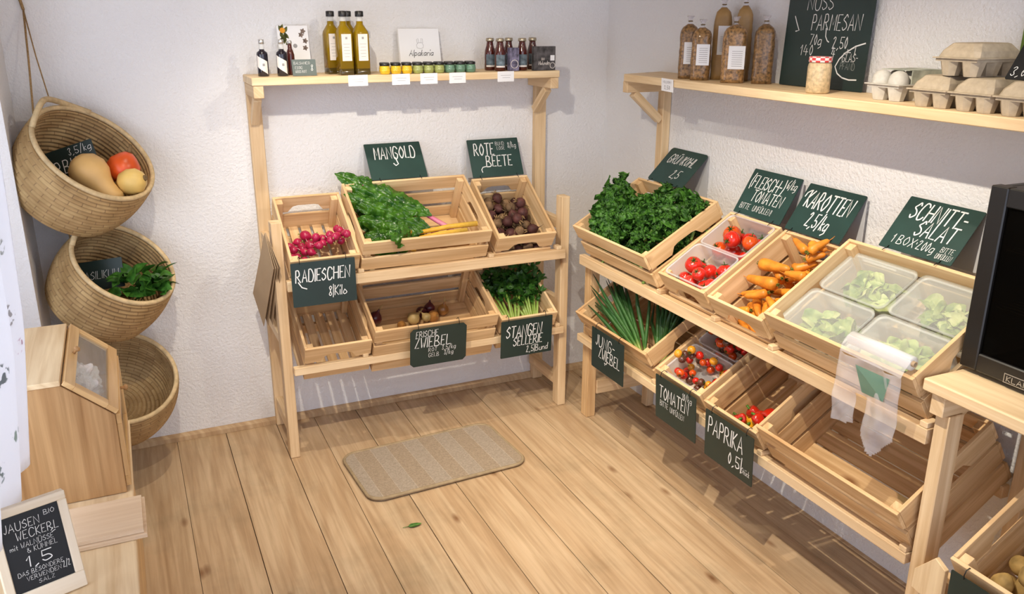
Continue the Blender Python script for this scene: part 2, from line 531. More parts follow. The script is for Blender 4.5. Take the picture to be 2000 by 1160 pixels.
def rack_right():
    root = thing('display_rack', 'long pale wooden rack with egg and pasta shelf along the right wall', 'rack')
    M = MB_
    part_box('front_leg', root, M, (0.405, -0.300, 0), (0.450, -0.262, 0.62), 'pine_dark')
    part_box('rear_post', root, M, (0.425, -0.034, 0), (0.462, -0.001, 1.226), 'stand')
    part_box('foot_rail', root, M, (0.432, -0.261, 0.095), (0.456, -0.035, 0.150), 'stand')
    part_box('side_rail', root, M, (0.432, -0.261, 0.420), (0.456, -0.035, 0.455), 'stand')
    part_box('shelf_bracket', root, M, (0.428, -0.185, 1.226), (0.458, -0.001, 1.2645), 'stand')
    part_bar('brace', root, M, (0.443, -0.150, 1.223), (0.443, -0.036, 1.125), 0.026, 0.028, (1, 0, 0))
    # near end: taller frame that also carries the glass-door fridge
    part_box('front_leg', root, M, (1.952, -0.330, 0), (1.985, -0.285, 0.698), 'stand')
    part_box('front_leg', root, M, (2.640, -0.330, 0), (2.673, -0.285, 0.698), 'stand')
    part_box('rear_post', root, M, (1.952, -0.034, 0), (1.985, -0.001, 0.698), 'stand')
    part_box('rear_post', root, M, (2.640, -0.034, 0), (2.673, -0.001, 1.226), 'stand')
    part_box('platform_bracket', root, M, (1.950, -0.350, 0.699), (1.982, -0.001, 0.746), 'stand')
    part_box('platform_bracket', root, M, (2.640, -0.350, 0.699), (2.672, -0.001, 0.746), 'stand')
    part_box('platform_board', root, M, (1.934, -0.362, 0.747), (2.72, -0.002, 0.774), 'shelf', 0.003)
    part_box('shelf_bracket', root, M, (2.640, -0.185, 1.226), (2.672, -0.001, 1.2645), 'stand')
    rails(root, M, (0.53, 0.86, 1.00, 1.15, 1.25, 1.39, 1.52, 1.88), (0.930, 1.206, 1.449, 1.930), 0.42, 1.942, 0.463, 1.95, 0.448, ((-0.281, 0.603), .56), ((-0.281, 0.292), .56))
    part_box('front_rail', root, M, (1.987, -0.335, 0.309), (2.70, -0.300, 0.345), 'stand')
    part_box('rear_rail', root, M, (1.987, -0.055, 0.418), (2.64, -0.030, 0.450), 'stand')
    bm = bmesh.new()
    add_poly(bm, [(0.0, 0.0), (0.072, -0.012), (0.072, 0.085), (0.045, 0.10), (0.0, 0.045)], 0.012, M @ frame((1.987, -0.348, 0.300), (1, 0, 0), (0, 0, 1), (0, -1, 0)))
    obj('corner_plate', bm, 'shelf', root, bevel=0.001)
    bm = bmesh.new()
    add_poly(bm, [(0.455, -0.200), (2.75, -0.200), (2.75, -0.001), (0.385, -0.001)], 0.0245, M @ T(0, 0, 1.2655))
    obj('shelf_board', bm, 'shelf', root, bevel=0.002)
    return root
RACK_B = rack_right()

# ------------------------------------------------------------------ crates (local: x across, y into the depth, z up from the bottom)
def side_slats(name, root, M, length, h, n, gap, handle, thick, mat):
    """panel in local xy (x along, y up), thickness in z"""
    bm = bmesh.new()
    hh = (h-gap*(n-1))/n
    for i in range(n):
        y0 = i*(hh+gap); y1 = y0+hh
        if handle and i == n-1:
            a = length*0.5
            w = min(0.062, length*0.28); d = hh*0.42
            pts = [(0, y0), (a-w, y0), (a-w*0.72, y0+d*0.85), (a-w*0.45, y0+d), (a+w*0.45, y0+d), (a+w*0.72, y0+d*0.85), (a+w, y0), (length, y0), (length, y1), (0, y1)]
            add_poly(bm, pts, thick, M)
        else:
            add_box(bm, (0, y0, 0), (length, y1, thick), M)
    return obj(name, bm, mat, root, bevel=0.0008)
def crate(W, D, h, M, label, group, mat='pine'):
    root = thing('wooden_crate', label, 'crate', M, group)
    t = 0.009
    big = W > 0.4
    nl = 3 if big else 2
    I = Matrix.Identity(4)
    e = 0.0004
    # front and rear
    F = frame((-W/2, t, 0), (1, 0, 0), (0, 0, 1), (0, -1, 0))
    R = frame((-W/2, D, 0), (1, 0, 0), (0, 0, 1), (0, -1, 0))
    side_slats('front_panel', root, F, W, h, nl, 0.018 if big else 0.014, not big, t, mat)
    side_slats('rear_panel', root, R, W, h, nl, 0.018 if big else 0.014, not big, t, mat)
    for sx in (-1, 1):
        x0 = -W/2 if sx < 0 else W/2-t
        S = frame((x0, t+e, 0), (0, 1, 0), (0, 0, 1), (1, 0, 0))
        side_slats('side_panel', root, S, D-2*t-2*e, h, 3 if big else 2, 0.010 if big else 0.012, big, t, mat)
    # corner posts
    for sx in (-1, 1):
        for yy in (t+e, D-t-e-0.022):
            xx = -W/2+t+e if sx < 0 else W/2-t-e-0.022
            bm = bmesh.new(); add_box(bm, (xx, yy, 0.010), (xx+0.022, yy+0.022, h-0.006))
            obj('corner_post', bm, mat, root, bevel=0.0008)
    # bottom slats
    bm = bmesh.new()
    if big:
        n = 5; wv = (D-2*t-0.002)/n
        for i in range(n):
            add_box(bm, (-W/2+t+e, t+0.001+i*wv+0.003, 0.002), (W/2-t-e, t+0.001+(i+1)*wv-0.003, 0.010))
    else:
        n = 5; wv = (W-2*t-0.002)/n
        for i in range(n):
            add_box(bm, (-W/2+t+0.001+i*wv+0.005, t+e, 0.002), (-W/2+t+0.001+(i+1)*wv-0.005, D-t-e, 0.010))
    obj('bottom', bm, mat, root, bevel=0.0006)
    return root
def crate_frame(face, o, tilt):
    if face == 'A':
        ux, uy = Vector((1, 0, 0)), Vector((0, 1, 0))
    else:
        ux, uy = Vector((0, -1, 0)), Vector((1, 0, 0))
    b = uy*math.cos(tilt)+Vector((0, 0, 1))*math.sin(tilt)
    return frame(Vector(o), ux, b, ux.cross(b))
CRATES = {}
for key, face, W, o, tilt, label in (
    ('rad', 'A', .23, (-1.246, -0.282, 0.597), .55, 'small wooden crate of pink radishes on the upper row of the back rack'),
    ('man', 'A', .46, (-0.893, -0.286, 0.596), .521, 'large wooden crate of chard in the middle of the back rack\'s upper row'),
    ('rb', 'A', .23, (-0.513, -0.277, 0.601), .583, 'small wooden crate of beetroot below the ROTE BEETE sign'),
    ('empt', 'A', .23, (-1.221, -0.292, 0.282), .47, 'small empty wooden crate under the RADIESCHEN sign'),
    ('zwi', 'A', .46, (-0.869, -0.302, 0.274), .43, 'large wooden crate with a few onions on the lower row of the back rack'),
    ('sel', 'A', .23, (-0.502, -0.295, 0.282), .45, 'small wooden crate of celery bunches above the STANGEN SELLERIE sign'),
    ('kale', 'B', .46, (-0.287, -0.680, 0.602), .518, 'large wooden crate heaped with curly kale near the corner'),
    ('tom', 'B', .23, (-0.279, -1.074, 0.607), .57, 'small wooden crate holding two clear tubs of large red tomatoes'),
    ('car', 'B', .23, (-0.278, -1.319, 0.604), .57, 'small wooden crate of carrots below the KAROTTEN sign'),
    ('sal', 'B', .46, (-0.279, -1.696, 0.604), .568, 'large wooden crate with four lidded salad boxes next to the black fridge'),
    ('jung', 'B', .46, (-0.282, -0.719, 0.294), .55, 'large wooden crate of spring onions above the JUNGZWIEBEL sign'),
    ('tomL', 'B', .23, (-0.282, -1.093, 0.295), .55, 'small wooden crate with two clear tubs of cherry tomatoes on the lower row'),
    ('pap', 'B', .23, (-0.282, -1.343, 0.291), .55, 'small wooden crate with a few red and yellow peppers above the PAPRIKA sign'),
    ('big', 'B', .46, (-0.277, -1.712, 0.294), .58, 'large empty wooden crate on the lower row under the hanging plastic bags'),
    ('pot', 'B', .46, (-0.284, -2.311, 0.273), .55, 'large wooden crate of potatoes cut off by the lower right corner'),
):
    M = crate_frame(face, o, tilt)
    h = .195 if W > .4 else .15
    CRATES[key] = (M, W, .31, h)
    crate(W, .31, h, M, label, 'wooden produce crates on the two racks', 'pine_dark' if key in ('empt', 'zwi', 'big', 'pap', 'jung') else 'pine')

# ------------------------------------------------------------------ chalkboard signs
def rounded(w, h, r, cham=0.0):
    if cham:
        return [(cham, 0), (w-cham, 0), (w, cham), (w, h-cham), (w-cham, h), (cham, h), (0, h-cham), (0, cham)]
    pts = []
    for cx, cy, a0 in ((w-r, r, -90), (w-r, h-r, 0), (r, h-r, 90), (r, r, 180)):
        for k in range(4):
            a = math.radians(a0+30*k)
            pts.append((cx+r*math.cos(a), cy+r*math.sin(a)))
    return pts
def sign(name, label, M, lines, W=0.21, H=0.148, mode='rear', mat='chalk_green', cham=0.0, group='chalkboard price signs', hooks=True, r=0.003, lean=0.4, back=True):
    root = thing(name, label, 'sign', M, group)
    bm = bmesh.new(); add_poly(bm, [(x-W/2, y) for x, y in rounded(W, H, r, cham)], 0.002, T(0, 0, -0.002))
    obj('board', bm, mat, root)
    bm = bmesh.new(); bm2 = bmesh.new(); faint = False
    for ln in lines:
        tx, x, y, h = ln[:4]
        kw = ln[4] if len(ln) > 4 else {}
        tgt = bm
        if kw.pop('faint', False):
            tgt = bm2; faint = True
        if isinstance(tx, (list, tuple)):
            ribbon(tgt, [((px-0.5)*W, py*H) for px, py in tx], h, 0.0006)
        else:
            write(tgt, tx, (x-0.5)*W, y*H, h*H, width=(kw.pop('w')*W if 'w' in kw else None), **kw)
    obj('lettering', bm, 'chalk', root)
    if faint: obj('faint_lettering', bm2, 'chalk_faint', root)
    else: bm2.free()
    if hooks:
        for sx in (-0.45*W/2*1.6, 0.45*W/2*1.6):
            bm = bmesh.new()
            if mode == 'front':
                pts = [(sx, H-0.004, 0.001), (sx, H+0.006, 0.0012), (sx, H+0.0155, -0.003), (sx, H+0.018, -0.012), (sx, H+0.010, -0.022), (sx, H-0.006, -0.0265)]
            else:
                pts = [(sx, 0.007, 0.0012), (sx, -0.002, 0.003), (sx, -0.005, 0.008), (sx, -0.013, 0.0125)]
            add_tube(bm, pts, 0.0011, 5)
            obj('hook', bm, 'wire', root)
    if mode == 'rear' and back:
        bm = bmesh.new()
        # pale rear leaf of the folded sign: from the top edge straight down behind the board
        ca, sa = math.cos(lean), math.sin(lean)
        top = Vector((0, H, -0.0022)); dn = Vector((0, -ca, -sa))
        A = frame(top, (1, 0, 0), dn, Vector((1, 0, 0)).cross(dn))
        add_poly(bm, [(-W/2, 0.001), (W/2, 0.001), (W/2, H*0.97), (-W/2, H*0.97)], 0.0012, A)
        obj('rear_panel', bm, 'grey_leaf', root)
    return root
def rear_M(face, u, vb, z, lean):
    f = FA if face == 'A' else FB
    ux = f(1, 0, 0)-f(0, 0, 0); uy = f(0, 1, 0)-f(0, 0, 0)
    up = uy*math.sin(lean)+Vector((0, 0, 1))*math.cos(lean)
    return frame(f(u, vb, z), ux, up, ux.cross(up))
def front_M(face, u, vt, ztop, H, ang=0.0):
    f = FA if face == 'A' else FB
    ux = f(1, 0, 0)-f(0, 0, 0); uy = f(0, 1, 0)-f(0, 0, 0)
    up = Vector((0, 0, 1))*math.cos(ang)-uy*math.sin(ang)
    o = f(u, vt, ztop)-up*H
    return frame(o, ux, up, ux.cross(up))
def rear(face, u, vb, z, lean, *a, **k):
    return sign(*a[:2], rear_M(face, u, vb, z, lean), a[2], mode='rear', lean=lean, **k)
def front(face, u, vt, z, ang, *a, **k):
    return sign(*a[:2], front_M(face, u, vt, z, 0.148, ang), a[2], mode='front', **k)
S_ = 'price_sign'
rear('A', -0.908, -0.112, 0.9215, 0.68, S_, 'green chalkboard sign reading MANGOLD behind the chard crate', [
    ('MANGOLD', .14, .56, .32, dict(w=.72, pen=.14)), ([(.50, .58), (.53, .40), (.48, .36), (.45, .42)], 0, 0, .004)])
rear('A', -0.515, -0.099, 0.8995, 0.46, S_, 'green chalkboard sign reading ROTE BEETE behind the beetroot crate', [
    ('ROTE', .10, .58, .30, dict(w=.38, pen=.14)), ('BEETE', .30, .27, .28, dict(w=.50, pen=.14)), ('BUND', .54, .82, .09, dict(w=.17)), ('LOSE', .56, .70, .09, dict(w=.15)), ('8/kg', .78, .74, .14, dict(w=.16)),
    ([(.30, .28), (.22, .26), (.19, .20), (.20, .13)], 0, 0, .003)])
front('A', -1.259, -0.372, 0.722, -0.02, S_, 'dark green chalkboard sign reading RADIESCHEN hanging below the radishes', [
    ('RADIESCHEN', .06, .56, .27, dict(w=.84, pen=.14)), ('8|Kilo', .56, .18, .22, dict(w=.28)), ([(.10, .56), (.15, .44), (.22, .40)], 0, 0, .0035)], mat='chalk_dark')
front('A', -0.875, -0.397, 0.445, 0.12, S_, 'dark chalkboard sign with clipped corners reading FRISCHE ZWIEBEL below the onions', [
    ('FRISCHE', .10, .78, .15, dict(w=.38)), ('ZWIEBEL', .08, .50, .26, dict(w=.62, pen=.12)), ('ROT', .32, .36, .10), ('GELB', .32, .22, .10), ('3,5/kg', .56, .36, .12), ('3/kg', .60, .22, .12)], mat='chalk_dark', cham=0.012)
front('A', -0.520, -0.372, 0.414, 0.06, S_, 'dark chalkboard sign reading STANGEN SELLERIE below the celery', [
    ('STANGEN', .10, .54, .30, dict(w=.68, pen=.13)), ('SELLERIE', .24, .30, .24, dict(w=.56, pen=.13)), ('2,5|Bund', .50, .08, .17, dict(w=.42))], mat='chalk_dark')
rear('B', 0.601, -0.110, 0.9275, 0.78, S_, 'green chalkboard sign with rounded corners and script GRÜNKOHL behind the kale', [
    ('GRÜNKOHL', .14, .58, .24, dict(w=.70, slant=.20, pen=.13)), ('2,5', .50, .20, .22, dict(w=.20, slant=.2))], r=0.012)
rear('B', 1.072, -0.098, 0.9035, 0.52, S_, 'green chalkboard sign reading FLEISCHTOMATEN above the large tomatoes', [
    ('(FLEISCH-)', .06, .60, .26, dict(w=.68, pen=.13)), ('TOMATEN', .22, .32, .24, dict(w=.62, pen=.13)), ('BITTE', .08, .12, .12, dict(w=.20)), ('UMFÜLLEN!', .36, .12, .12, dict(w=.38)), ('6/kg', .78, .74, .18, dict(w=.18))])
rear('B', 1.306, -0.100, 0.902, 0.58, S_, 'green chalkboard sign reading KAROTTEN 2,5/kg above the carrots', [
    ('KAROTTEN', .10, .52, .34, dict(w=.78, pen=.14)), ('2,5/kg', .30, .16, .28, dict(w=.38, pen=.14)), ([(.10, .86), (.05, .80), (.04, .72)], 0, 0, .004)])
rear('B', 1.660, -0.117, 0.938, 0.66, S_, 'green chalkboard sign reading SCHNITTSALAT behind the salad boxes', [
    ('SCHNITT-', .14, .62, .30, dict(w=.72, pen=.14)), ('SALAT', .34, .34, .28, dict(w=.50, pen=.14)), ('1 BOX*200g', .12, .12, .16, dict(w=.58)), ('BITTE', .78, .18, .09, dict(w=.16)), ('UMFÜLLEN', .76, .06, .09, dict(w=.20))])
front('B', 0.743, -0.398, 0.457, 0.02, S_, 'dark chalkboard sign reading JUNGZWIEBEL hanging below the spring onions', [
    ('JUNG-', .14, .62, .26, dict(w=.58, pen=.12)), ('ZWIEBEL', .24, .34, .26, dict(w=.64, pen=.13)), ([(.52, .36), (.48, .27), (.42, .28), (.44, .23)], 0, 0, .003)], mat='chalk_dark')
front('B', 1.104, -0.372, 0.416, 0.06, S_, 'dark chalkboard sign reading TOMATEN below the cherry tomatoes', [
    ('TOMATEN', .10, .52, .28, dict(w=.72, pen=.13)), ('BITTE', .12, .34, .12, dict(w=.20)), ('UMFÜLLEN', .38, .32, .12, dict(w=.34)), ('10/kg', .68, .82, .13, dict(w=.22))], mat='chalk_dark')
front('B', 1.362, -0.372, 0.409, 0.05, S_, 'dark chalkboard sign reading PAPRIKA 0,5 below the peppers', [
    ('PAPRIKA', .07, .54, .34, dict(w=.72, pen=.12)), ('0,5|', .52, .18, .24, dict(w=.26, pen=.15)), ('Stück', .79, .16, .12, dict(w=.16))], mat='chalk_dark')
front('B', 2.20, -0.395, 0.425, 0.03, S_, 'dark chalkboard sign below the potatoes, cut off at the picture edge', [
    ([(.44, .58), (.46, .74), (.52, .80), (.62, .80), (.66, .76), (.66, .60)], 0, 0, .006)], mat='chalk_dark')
# ------------------------------------------------------------------ more materials
def basket_mat():
    m, nt, b = new_mat('coiled_seagrass')
    tc = N(nt, 'ShaderNodeTexCoord')
    mp = N(nt, 'ShaderNodeMapping'); mp.inputs['Scale'].default_value = (34.0, 1.0, 1)
    L(nt, tc.outputs['UV'], mp.inputs['Vector'])
    br = N(nt, 'ShaderNodeTexBrick')
    br.inputs['Color1'].default_value = (0.56, 0.385, 0.180, 1)
    br.inputs['Color2'].default_value = (0.44, 0.280, 0.125, 1)
    br.inputs['Mortar'].default_value = (0.30, 0.19, 0.095, 1)  # stitch joints, with groove shade between the coils put into the colour too
    br.inputs['Scale'].default_value = 1.0
    br.inputs['Mortar Size'].default_value = 0.055
    br.inputs['Mortar Smooth'].default_value = 0.6
    br.inputs['Brick Width'].default_value = 1.9
    br.inputs['Row Height'].default_value = 1.0
    L(nt, mp.outputs[0], br.inputs['Vector'])
    nz = N(nt, 'ShaderNodeTexNoise', i_Scale=14.0, i_Detail=3.0)
    L(nt, tc.outputs['Object'], nz.inputs['Vector'])
    r = ramp(nt, [(0.3, (0.62, 0.57, 0.50)), (0.7, (1.0, 1.0, 1.0))])
    L(nt, nz.outputs[0], r.inputs[0])
    L(nt, mixc(nt, 1.0, br.outputs[0], r.outputs[0], 'MULTIPLY'), b.inputs['Base Color'])
    b.inputs['Roughness'].default_value = 0.75
    b.inputs['Specular IOR Level'].default_value = 0.25
    bump(nt, br.outputs['Fac'], b, 0.2, -0.0015)
    return m
MAT['basket'] = basket_mat()
MAT['basket_rim'] = plain('pale_seagrass_binding', (0.62, 0.46, 0.25), 0.7, 0.2, var=0.2, nscale=60)
MAT['jute'] = plain('jute_cord', (0.38, 0.24, 0.11), 0.9, 0.1, var=0.3, nscale=200)
def glass_mat(name, tint=(1, 1, 1), fac=0.88, rough=0.05):
    m, nt, b = new_mat(name)
    out = nt.nodes['Material Output']
    tr = N(nt, 'ShaderNodeBsdfTransparent'); tr.inputs[0].default_value = (*tint, 1)
    b.inputs['Base Color'].default_value = (*tint, 1)
    b.inputs['Roughness'].default_value = rough
    mx = N(nt, 'ShaderNodeMixShader')
    mx.inputs[0].default_value = 1-fac
    L(nt, tr.outputs[0], mx.inputs[1]); L(nt, b.outputs[0], mx.inputs[2])
    L(nt, mx.outputs[0], out.inputs[0])
    return m
MAT['pane'] = glass_mat('clear_pane', (0.97, 0.98, 0.98), 0.86)
MAT['film'] = glass_mat('crumpled_clear_film', (0.88, 0.84, 0.82), 0.35, 0.12)
MAT['tub'] = glass_mat('clear_tub_plastic', (0.92, 0.92, 0.93), 0.68, 0.18)
MAT['frost'] = glass_mat('misted_lid_plastic', (0.90, 0.92, 0.88), 0.76, 0.30)
MAT['poly'] = glass_mat('thin_bag_plastic', (0.95, 0.94, 0.95), 0.82, 0.25)

def uv_grad(name, stops, rough=0.45, spec=0.4, axis=1, var=0.25, nscale=60, coat=0.0, trans=0.0):
    m, nt, b = new_mat(name)
    tc = N(nt, 'ShaderNodeTexCoord')
    sp = N(nt, 'ShaderNodeSeparateXYZ'); L(nt, tc.outputs['UV'], sp.inputs[0])
    r = ramp(nt, stops); L(nt, sp.outputs[axis], r.inputs[0])
    nz = N(nt, 'ShaderNodeTexNoise', i_Scale=nscale, i_Detail=3.0)
    L(nt, tc.outputs['Object'], nz.inputs['Vector'])
    r2 = ramp(nt, [(0.3, (1-var,)*3), (0.7, (1, 1, 1))]); L(nt, nz.outputs[0], r2.inputs[0])
    L(nt, mixc(nt, 1.0, r.outputs[0], r2.outputs[0], 'MULTIPLY'), b.inputs['Base Color'])
    b.inputs['Roughness'].default_value = rough
    b.inputs['Specular IOR Level'].default_value = spec
    b.inputs['Coat Weight'].default_value = coat
    if trans: b.inputs['Subsurface Weight'].default_value = trans
    return m
def leaf_mat(name, dark, light, rib=None, rough=0.45, scale=50, rw=0.03):
    m, nt, b = new_mat(name)
    tc = N(nt, 'ShaderNodeTexCoord')
    nz = N(nt, 'ShaderNodeTexNoise', i_Scale=scale, i_Detail=4.0)
    L(nt, tc.outputs['Object'], nz.inputs['Vector'])
    r = ramp(nt, [(0.32, dark), (0.68, light)]); L(nt, nz.outputs[0], r.inputs[0])
    oi = N(nt, 'ShaderNodeObjectInfo')
    r0 = ramp(nt, [(0, (0.72,)*3), (1, (1, 1, 1))]); L(nt, oi.outputs['Random'], r0.inputs[0])
    c = mixc(nt, 1.0, r.outputs[0], r0.outputs[0], 'MULTIPLY')
    if rib:
        sp = N(nt, 'ShaderNodeSeparateXYZ'); L(nt, tc.outputs['UV'], sp.inputs[0])
        ma = N(nt, 'ShaderNodeMath', operation='SUBTRACT'); L(nt, sp.outputs[0], ma.inputs[0]); ma.inputs[1].default_value = 0.5
        mb = N(nt, 'ShaderNodeMath', operation='ABSOLUTE'); L(nt, ma.outputs[0], mb.inputs[0])
        rr = ramp(nt, [(rw*0.6, (1, 1, 1)), (rw, (0, 0, 0))]); L(nt, mb.outputs[0], rr.inputs[0])
        c = mixc(nt, rr.outputs[0], c, rib)
    L(nt, c, b.inputs['Base Color'])
    b.inputs['Roughness'].default_value = rough
    b.inputs['Specular IOR Level'].default_value = 0.35
    return m

# ------------------------------------------------------------------ leaves
def add_leaf(bm, M, ln, wd, n=14, m=6, shape=0.55, fold=0.25, curl=0.3, crinkle=0.0, cfreq=60.0, frill=0.0, ffreq=40.0, seed=0, stem=0.0):
    """blade in local xy: grows along +y, up is +z"""
    uv = uvl(bm)
    g = []
    off = Vector((seed*3.17, seed*1.31, seed*0.77))
    for i in range(n+1):
        t = i/n
        row = []
        w = wd*0.5*(math.sin(PI*t**shape))**0.75 if 0 < t < 1 else wd*0.02
        y = t*ln
        for j in range(-m, m+1):
            s = j/m
            x = s*w
            z = fold*abs(x)*(1-0.5*abs(s))-curl*ln*t*t*0.5
            p = Vector((x, y, 0))
            if crinkle:
                z += crinkle*mnoise.noise(p*cfreq+off)*(1.0-0.3*abs(s))
            if frill:
                a = frill*abs(s)**1.8*min(1, 3*t)
                q = p*ffreq+off
                z += a*mnoise.noise(q)*2
                x += a*mnoise.noise(q+Vector((9, 0, 0)))*1.2
                y += 0
                row.append(bm.verts.new(M @ Vector((x, y+a*mnoise.noise(q+Vector((0, 9, 0)))*1.2, z))))
                continue
            row.append(bm.verts.new(M @ Vector((x, y, z))))
        g.append(row)
    for i in range(n):
        for j in range(2*m):
            f = bm.faces.new((g[i][j], g[i][j+1], g[i+1][j+1], g[i+1][j]))
            f.smooth = True
            for lp, u in zip(f.loops, ((j/(2*m), i/n), ((j+1)/(2*m), i/n), ((j+1)/(2*m), (i+1)/n), (j/(2*m), (i+1)/n))):
                lp[uv].uv = u
def rnd_dir(r, zmin=-0.2, zmax=1.0):
    a = r.uniform(0, 2*PI); z = r.uniform(zmin, zmax)
    k = math.sqrt(max(0, 1-z*z))
    return Vector((k*math.cos(a), k*math.sin(a), z))
def leaf_M(p, d, up):
    d = Vector(d).normalized()
    x = d.cross(Vector(up))
    if x.length < 1e-4: x = d.orthogonal()
    x.normalize()
    return frame(p, x, d, x.cross(d))

# ------------------------------------------------------------------ hanging baskets
def basket(name, label, centre, n, rt, rb, h, handle=None, coil=0.0068):
    n = Vector(n).normalized()
    x = Vector((0, 1, 0)).cross(n).normalized()
    M = frame(centre, x, n.cross(x), n)
    root = thing(name, label, 'basket', M, 'woven hanging baskets')
    path = []
    k = int(rb/(2*coil))
    for i in range(k+1):
        path.append((rb*i/k, -h))
    kh = int(h/(2*coil))
    for i in range(1, kh+1):
        t = i/kh
        path.append((rb+(rt-rb)*(t**0.75)+0.012*math.sin(PI*t), -h+h*t))
    def scallop(sign, off):
        out = []
        for i in range(len(path)-1):
            a, b = Vector(path[i]), Vector(path[i+1])
            d = (b-a); nn = Vector((d.y, -d.x)).normalized()*sign
            for q in (0.0, 0.25, 0.5, 0.75):
                p = a+d*q+nn*(off+coil*1.0*math.sin(PI*q)**0.8)
                out.append((max(p.x, 0), p.y))
        return out
    prof = scallop(1, 0.002)
    rim = [(rt+0.004, -0.001), (rt+0.0085, 0.006), (rt+0.004, 0.012), (rt-0.004, 0.012), (rt-0.0085, 0.006), (rt-0.006, -0.001)]
    inner = list(reversed(scallop(-1, 0.002)))
    inner[-1] = (0, inner[-1][1]); prof[0] = (0, prof[0][1])
    bm = bmesh.new(); pf = prof[:-1]+[(rt+0.003, -0.004)]+[(rt-0.004, -0.004)]+inner; add_lathe(bm, pf, 72, vv=[i/4 for i in range(len(pf))])
    obj('body', bm, 'basket', root)
    bm = bmesh.new()
    pts = [(rt*math.cos(2*PI*i/64), rt*math.sin(2*PI*i/64), 0.004) for i in range(65)]
    add_tube(bm, pts, 0.0075, 8, cap=False)
    obj('rim', bm, 'basket_rim', root)
    if handle:
        d, lift, half, SK = handle
        dl = M.to_3x3().inverted() @ Vector(d)
        a0 = math.atan2(dl.y, dl.x)
        pts = []
        for i in range(17):
            t = i/16*2-1
            a = a0+half*t
            e = max(0.0, 1-t*t)
            tt = t+0.62*(1-t*t)*SK
            pts.append(((rt+0.010*e)*math.cos(a), (rt+0.010*e)*math.sin(a), 0.008+lift*(1-abs(tt)**1.5)))
        bm = bmesh.new(); add_tube(bm, pts, 0.0085, 8)
        obj('handle', bm, 'basket_rim', root)
    return root, M
NB = (0.53, -0.473, 0.703)
B1, M1 = basket('woven_basket', 'topmost of the three woven baskets, holding pumpkins', (-1.884, -0.228, 1.086), NB, 0.178, 0.152, 0.195, ((-0.14, 0.10, 0.11), 0.046, 0.75, -1))
B2, M2 = basket('woven_basket', 'middle woven basket holding a bunch of basil', (-1.848, -0.225, 0.738), (0.49, -0.47, 0.735), 0.158, 0.152, 0.190, ((-0.14, 0.10, 0.11), 0.036, 0.65, -1))
B3, M3 = basket('woven_basket', 'lowest woven basket, empty, partly hidden behind the bamboo bread box', (-1.905, -0.225, 0.365), (0.16, -0.60, 0.784), 0.168, 0.150, 0.185)
def cord(label, pts, r=0.0028):
    bm = bmesh.new(); add_tube(bm, pts, r, 6)
    return tag(obj('jute_cord', bm, 'jute'), label, 'cord', 'cords of the hanging baskets')
bm = bmesh.new()
top = Vector((-2.034, -0.006, 1.56)); knot = Vector((-2.022, -0.012, 1.492))
add_tube(bm, [top, knot], 0.0045, 6)
add_tube(bm, [knot, (-2.006, -0.06, 1.36), (-1.986, -0.118, 1.243)], 0.0020, 6)
add_tube(bm, [knot, (-2.024, -0.10, 1.35), (-2.028, -0.19, 1.205)], 0.0030, 6)
tag(obj('jute_cord', bm, 'jute'), 'long brown jute cord from the wall down to the topmost basket', 'cord', 'cords of the hanging baskets')
bm = bmesh.new()
add_tube(bm, [(-1.945, -0.100, 0.955), (-1.948, -0.100, 0.815)], 0.0025, 6)
add_tube(bm, [(-1.995, -0.115, 0.965), (-1.990, -0.125, 0.790)], 0.0025, 6)
tag(obj('jute_cord', bm, 'jute'), 'short brown jute cord between the topmost and middle baskets', 'cord', 'cords of the hanging baskets')

# pumpkins
MAT['butternut'] = plain('butternut_skin', (0.70, 0.43, 0.155), 0.45, 0.4, var=0.12, nscale=14)
MAT['hokkaido'] = plain('red_pumpkin_skin', (0.72, 0.095, 0.012), 0.35, 0.5, var=0.25, nscale=18)
MAT['yellow_pumpkin'] = plain('yellow_pumpkin_skin', (0.74, 0.50, 0.15), 0.45, 0.4, var=0.15, nscale=18)
MAT['stem'] = plain('dry_stem', (0.20, 0.13, 0.06), 0.8, 0.2, var=0.3, nscale=90)
def bulb(name, prof, mat, M, label, cat, group=None, stem=None, seg=24, stem_name='stem', stem_mat='stem'):
    bm = bmesh.new(); add_lathe(bm, prof, seg)
    o = obj(name, bm, mat); o.matrix_world = M
    tag(o, label, cat, group)
    if stem:
        bm = bmesh.new(); add_tube(bm, stem[0], stem[1], 7)
        obj(stem_name, bm, stem_mat, o)
    return o
bulb('butternut_squash', [(0, -.056), (.025, -.053), (.046, -.036), (.056, -.008), (.053, .018), (.040, .042), (.034, .060), (.033, .085), (.034, .100), (.027, .112), (.010, .118), (0, .119)],
     'butternut', along((-1.902, -0.262, 1.035), (0.42, -0.30, -0.60)), 'tan butternut squash in front of the KÜRBIS sign in the top basket', 'squash',
     stem=([(0, 0, .117), (0.002, 0, .128)], [.007, .008]))
bulb('red_pumpkin', [(0, -.040), (.020, -.042), (.042, -.026), (.050, 0), (.044, .024), (.026, .044), (.012, .054), (0, .056)], 'hokkaido', along((-1.812, -0.205, 1.030), (0.35, 0.1, 0.75)),
     'orange red pumpkin in the top basket', 'pumpkin', stem=([(0, 0, .054), (.004, 0, .070), (.010, 0, .078)], [.008, .006, .005]))
bulb('yellow_pumpkin', [(0, -.045), (.016, -.044), (.034, -.028), (.040, -.004), (.036, .018), (.022, .034), (.010, .038), (0, .037)], 'yellow_pumpkin', along((-1.790, -0.272, 1.003), (0.80, -0.35, 0.25)),
     'small yellow pumpkin at the front rim of the top basket', 'pumpkin', stem=([(0, 0, .036), (0, 0, .044)], [.010, .008]))
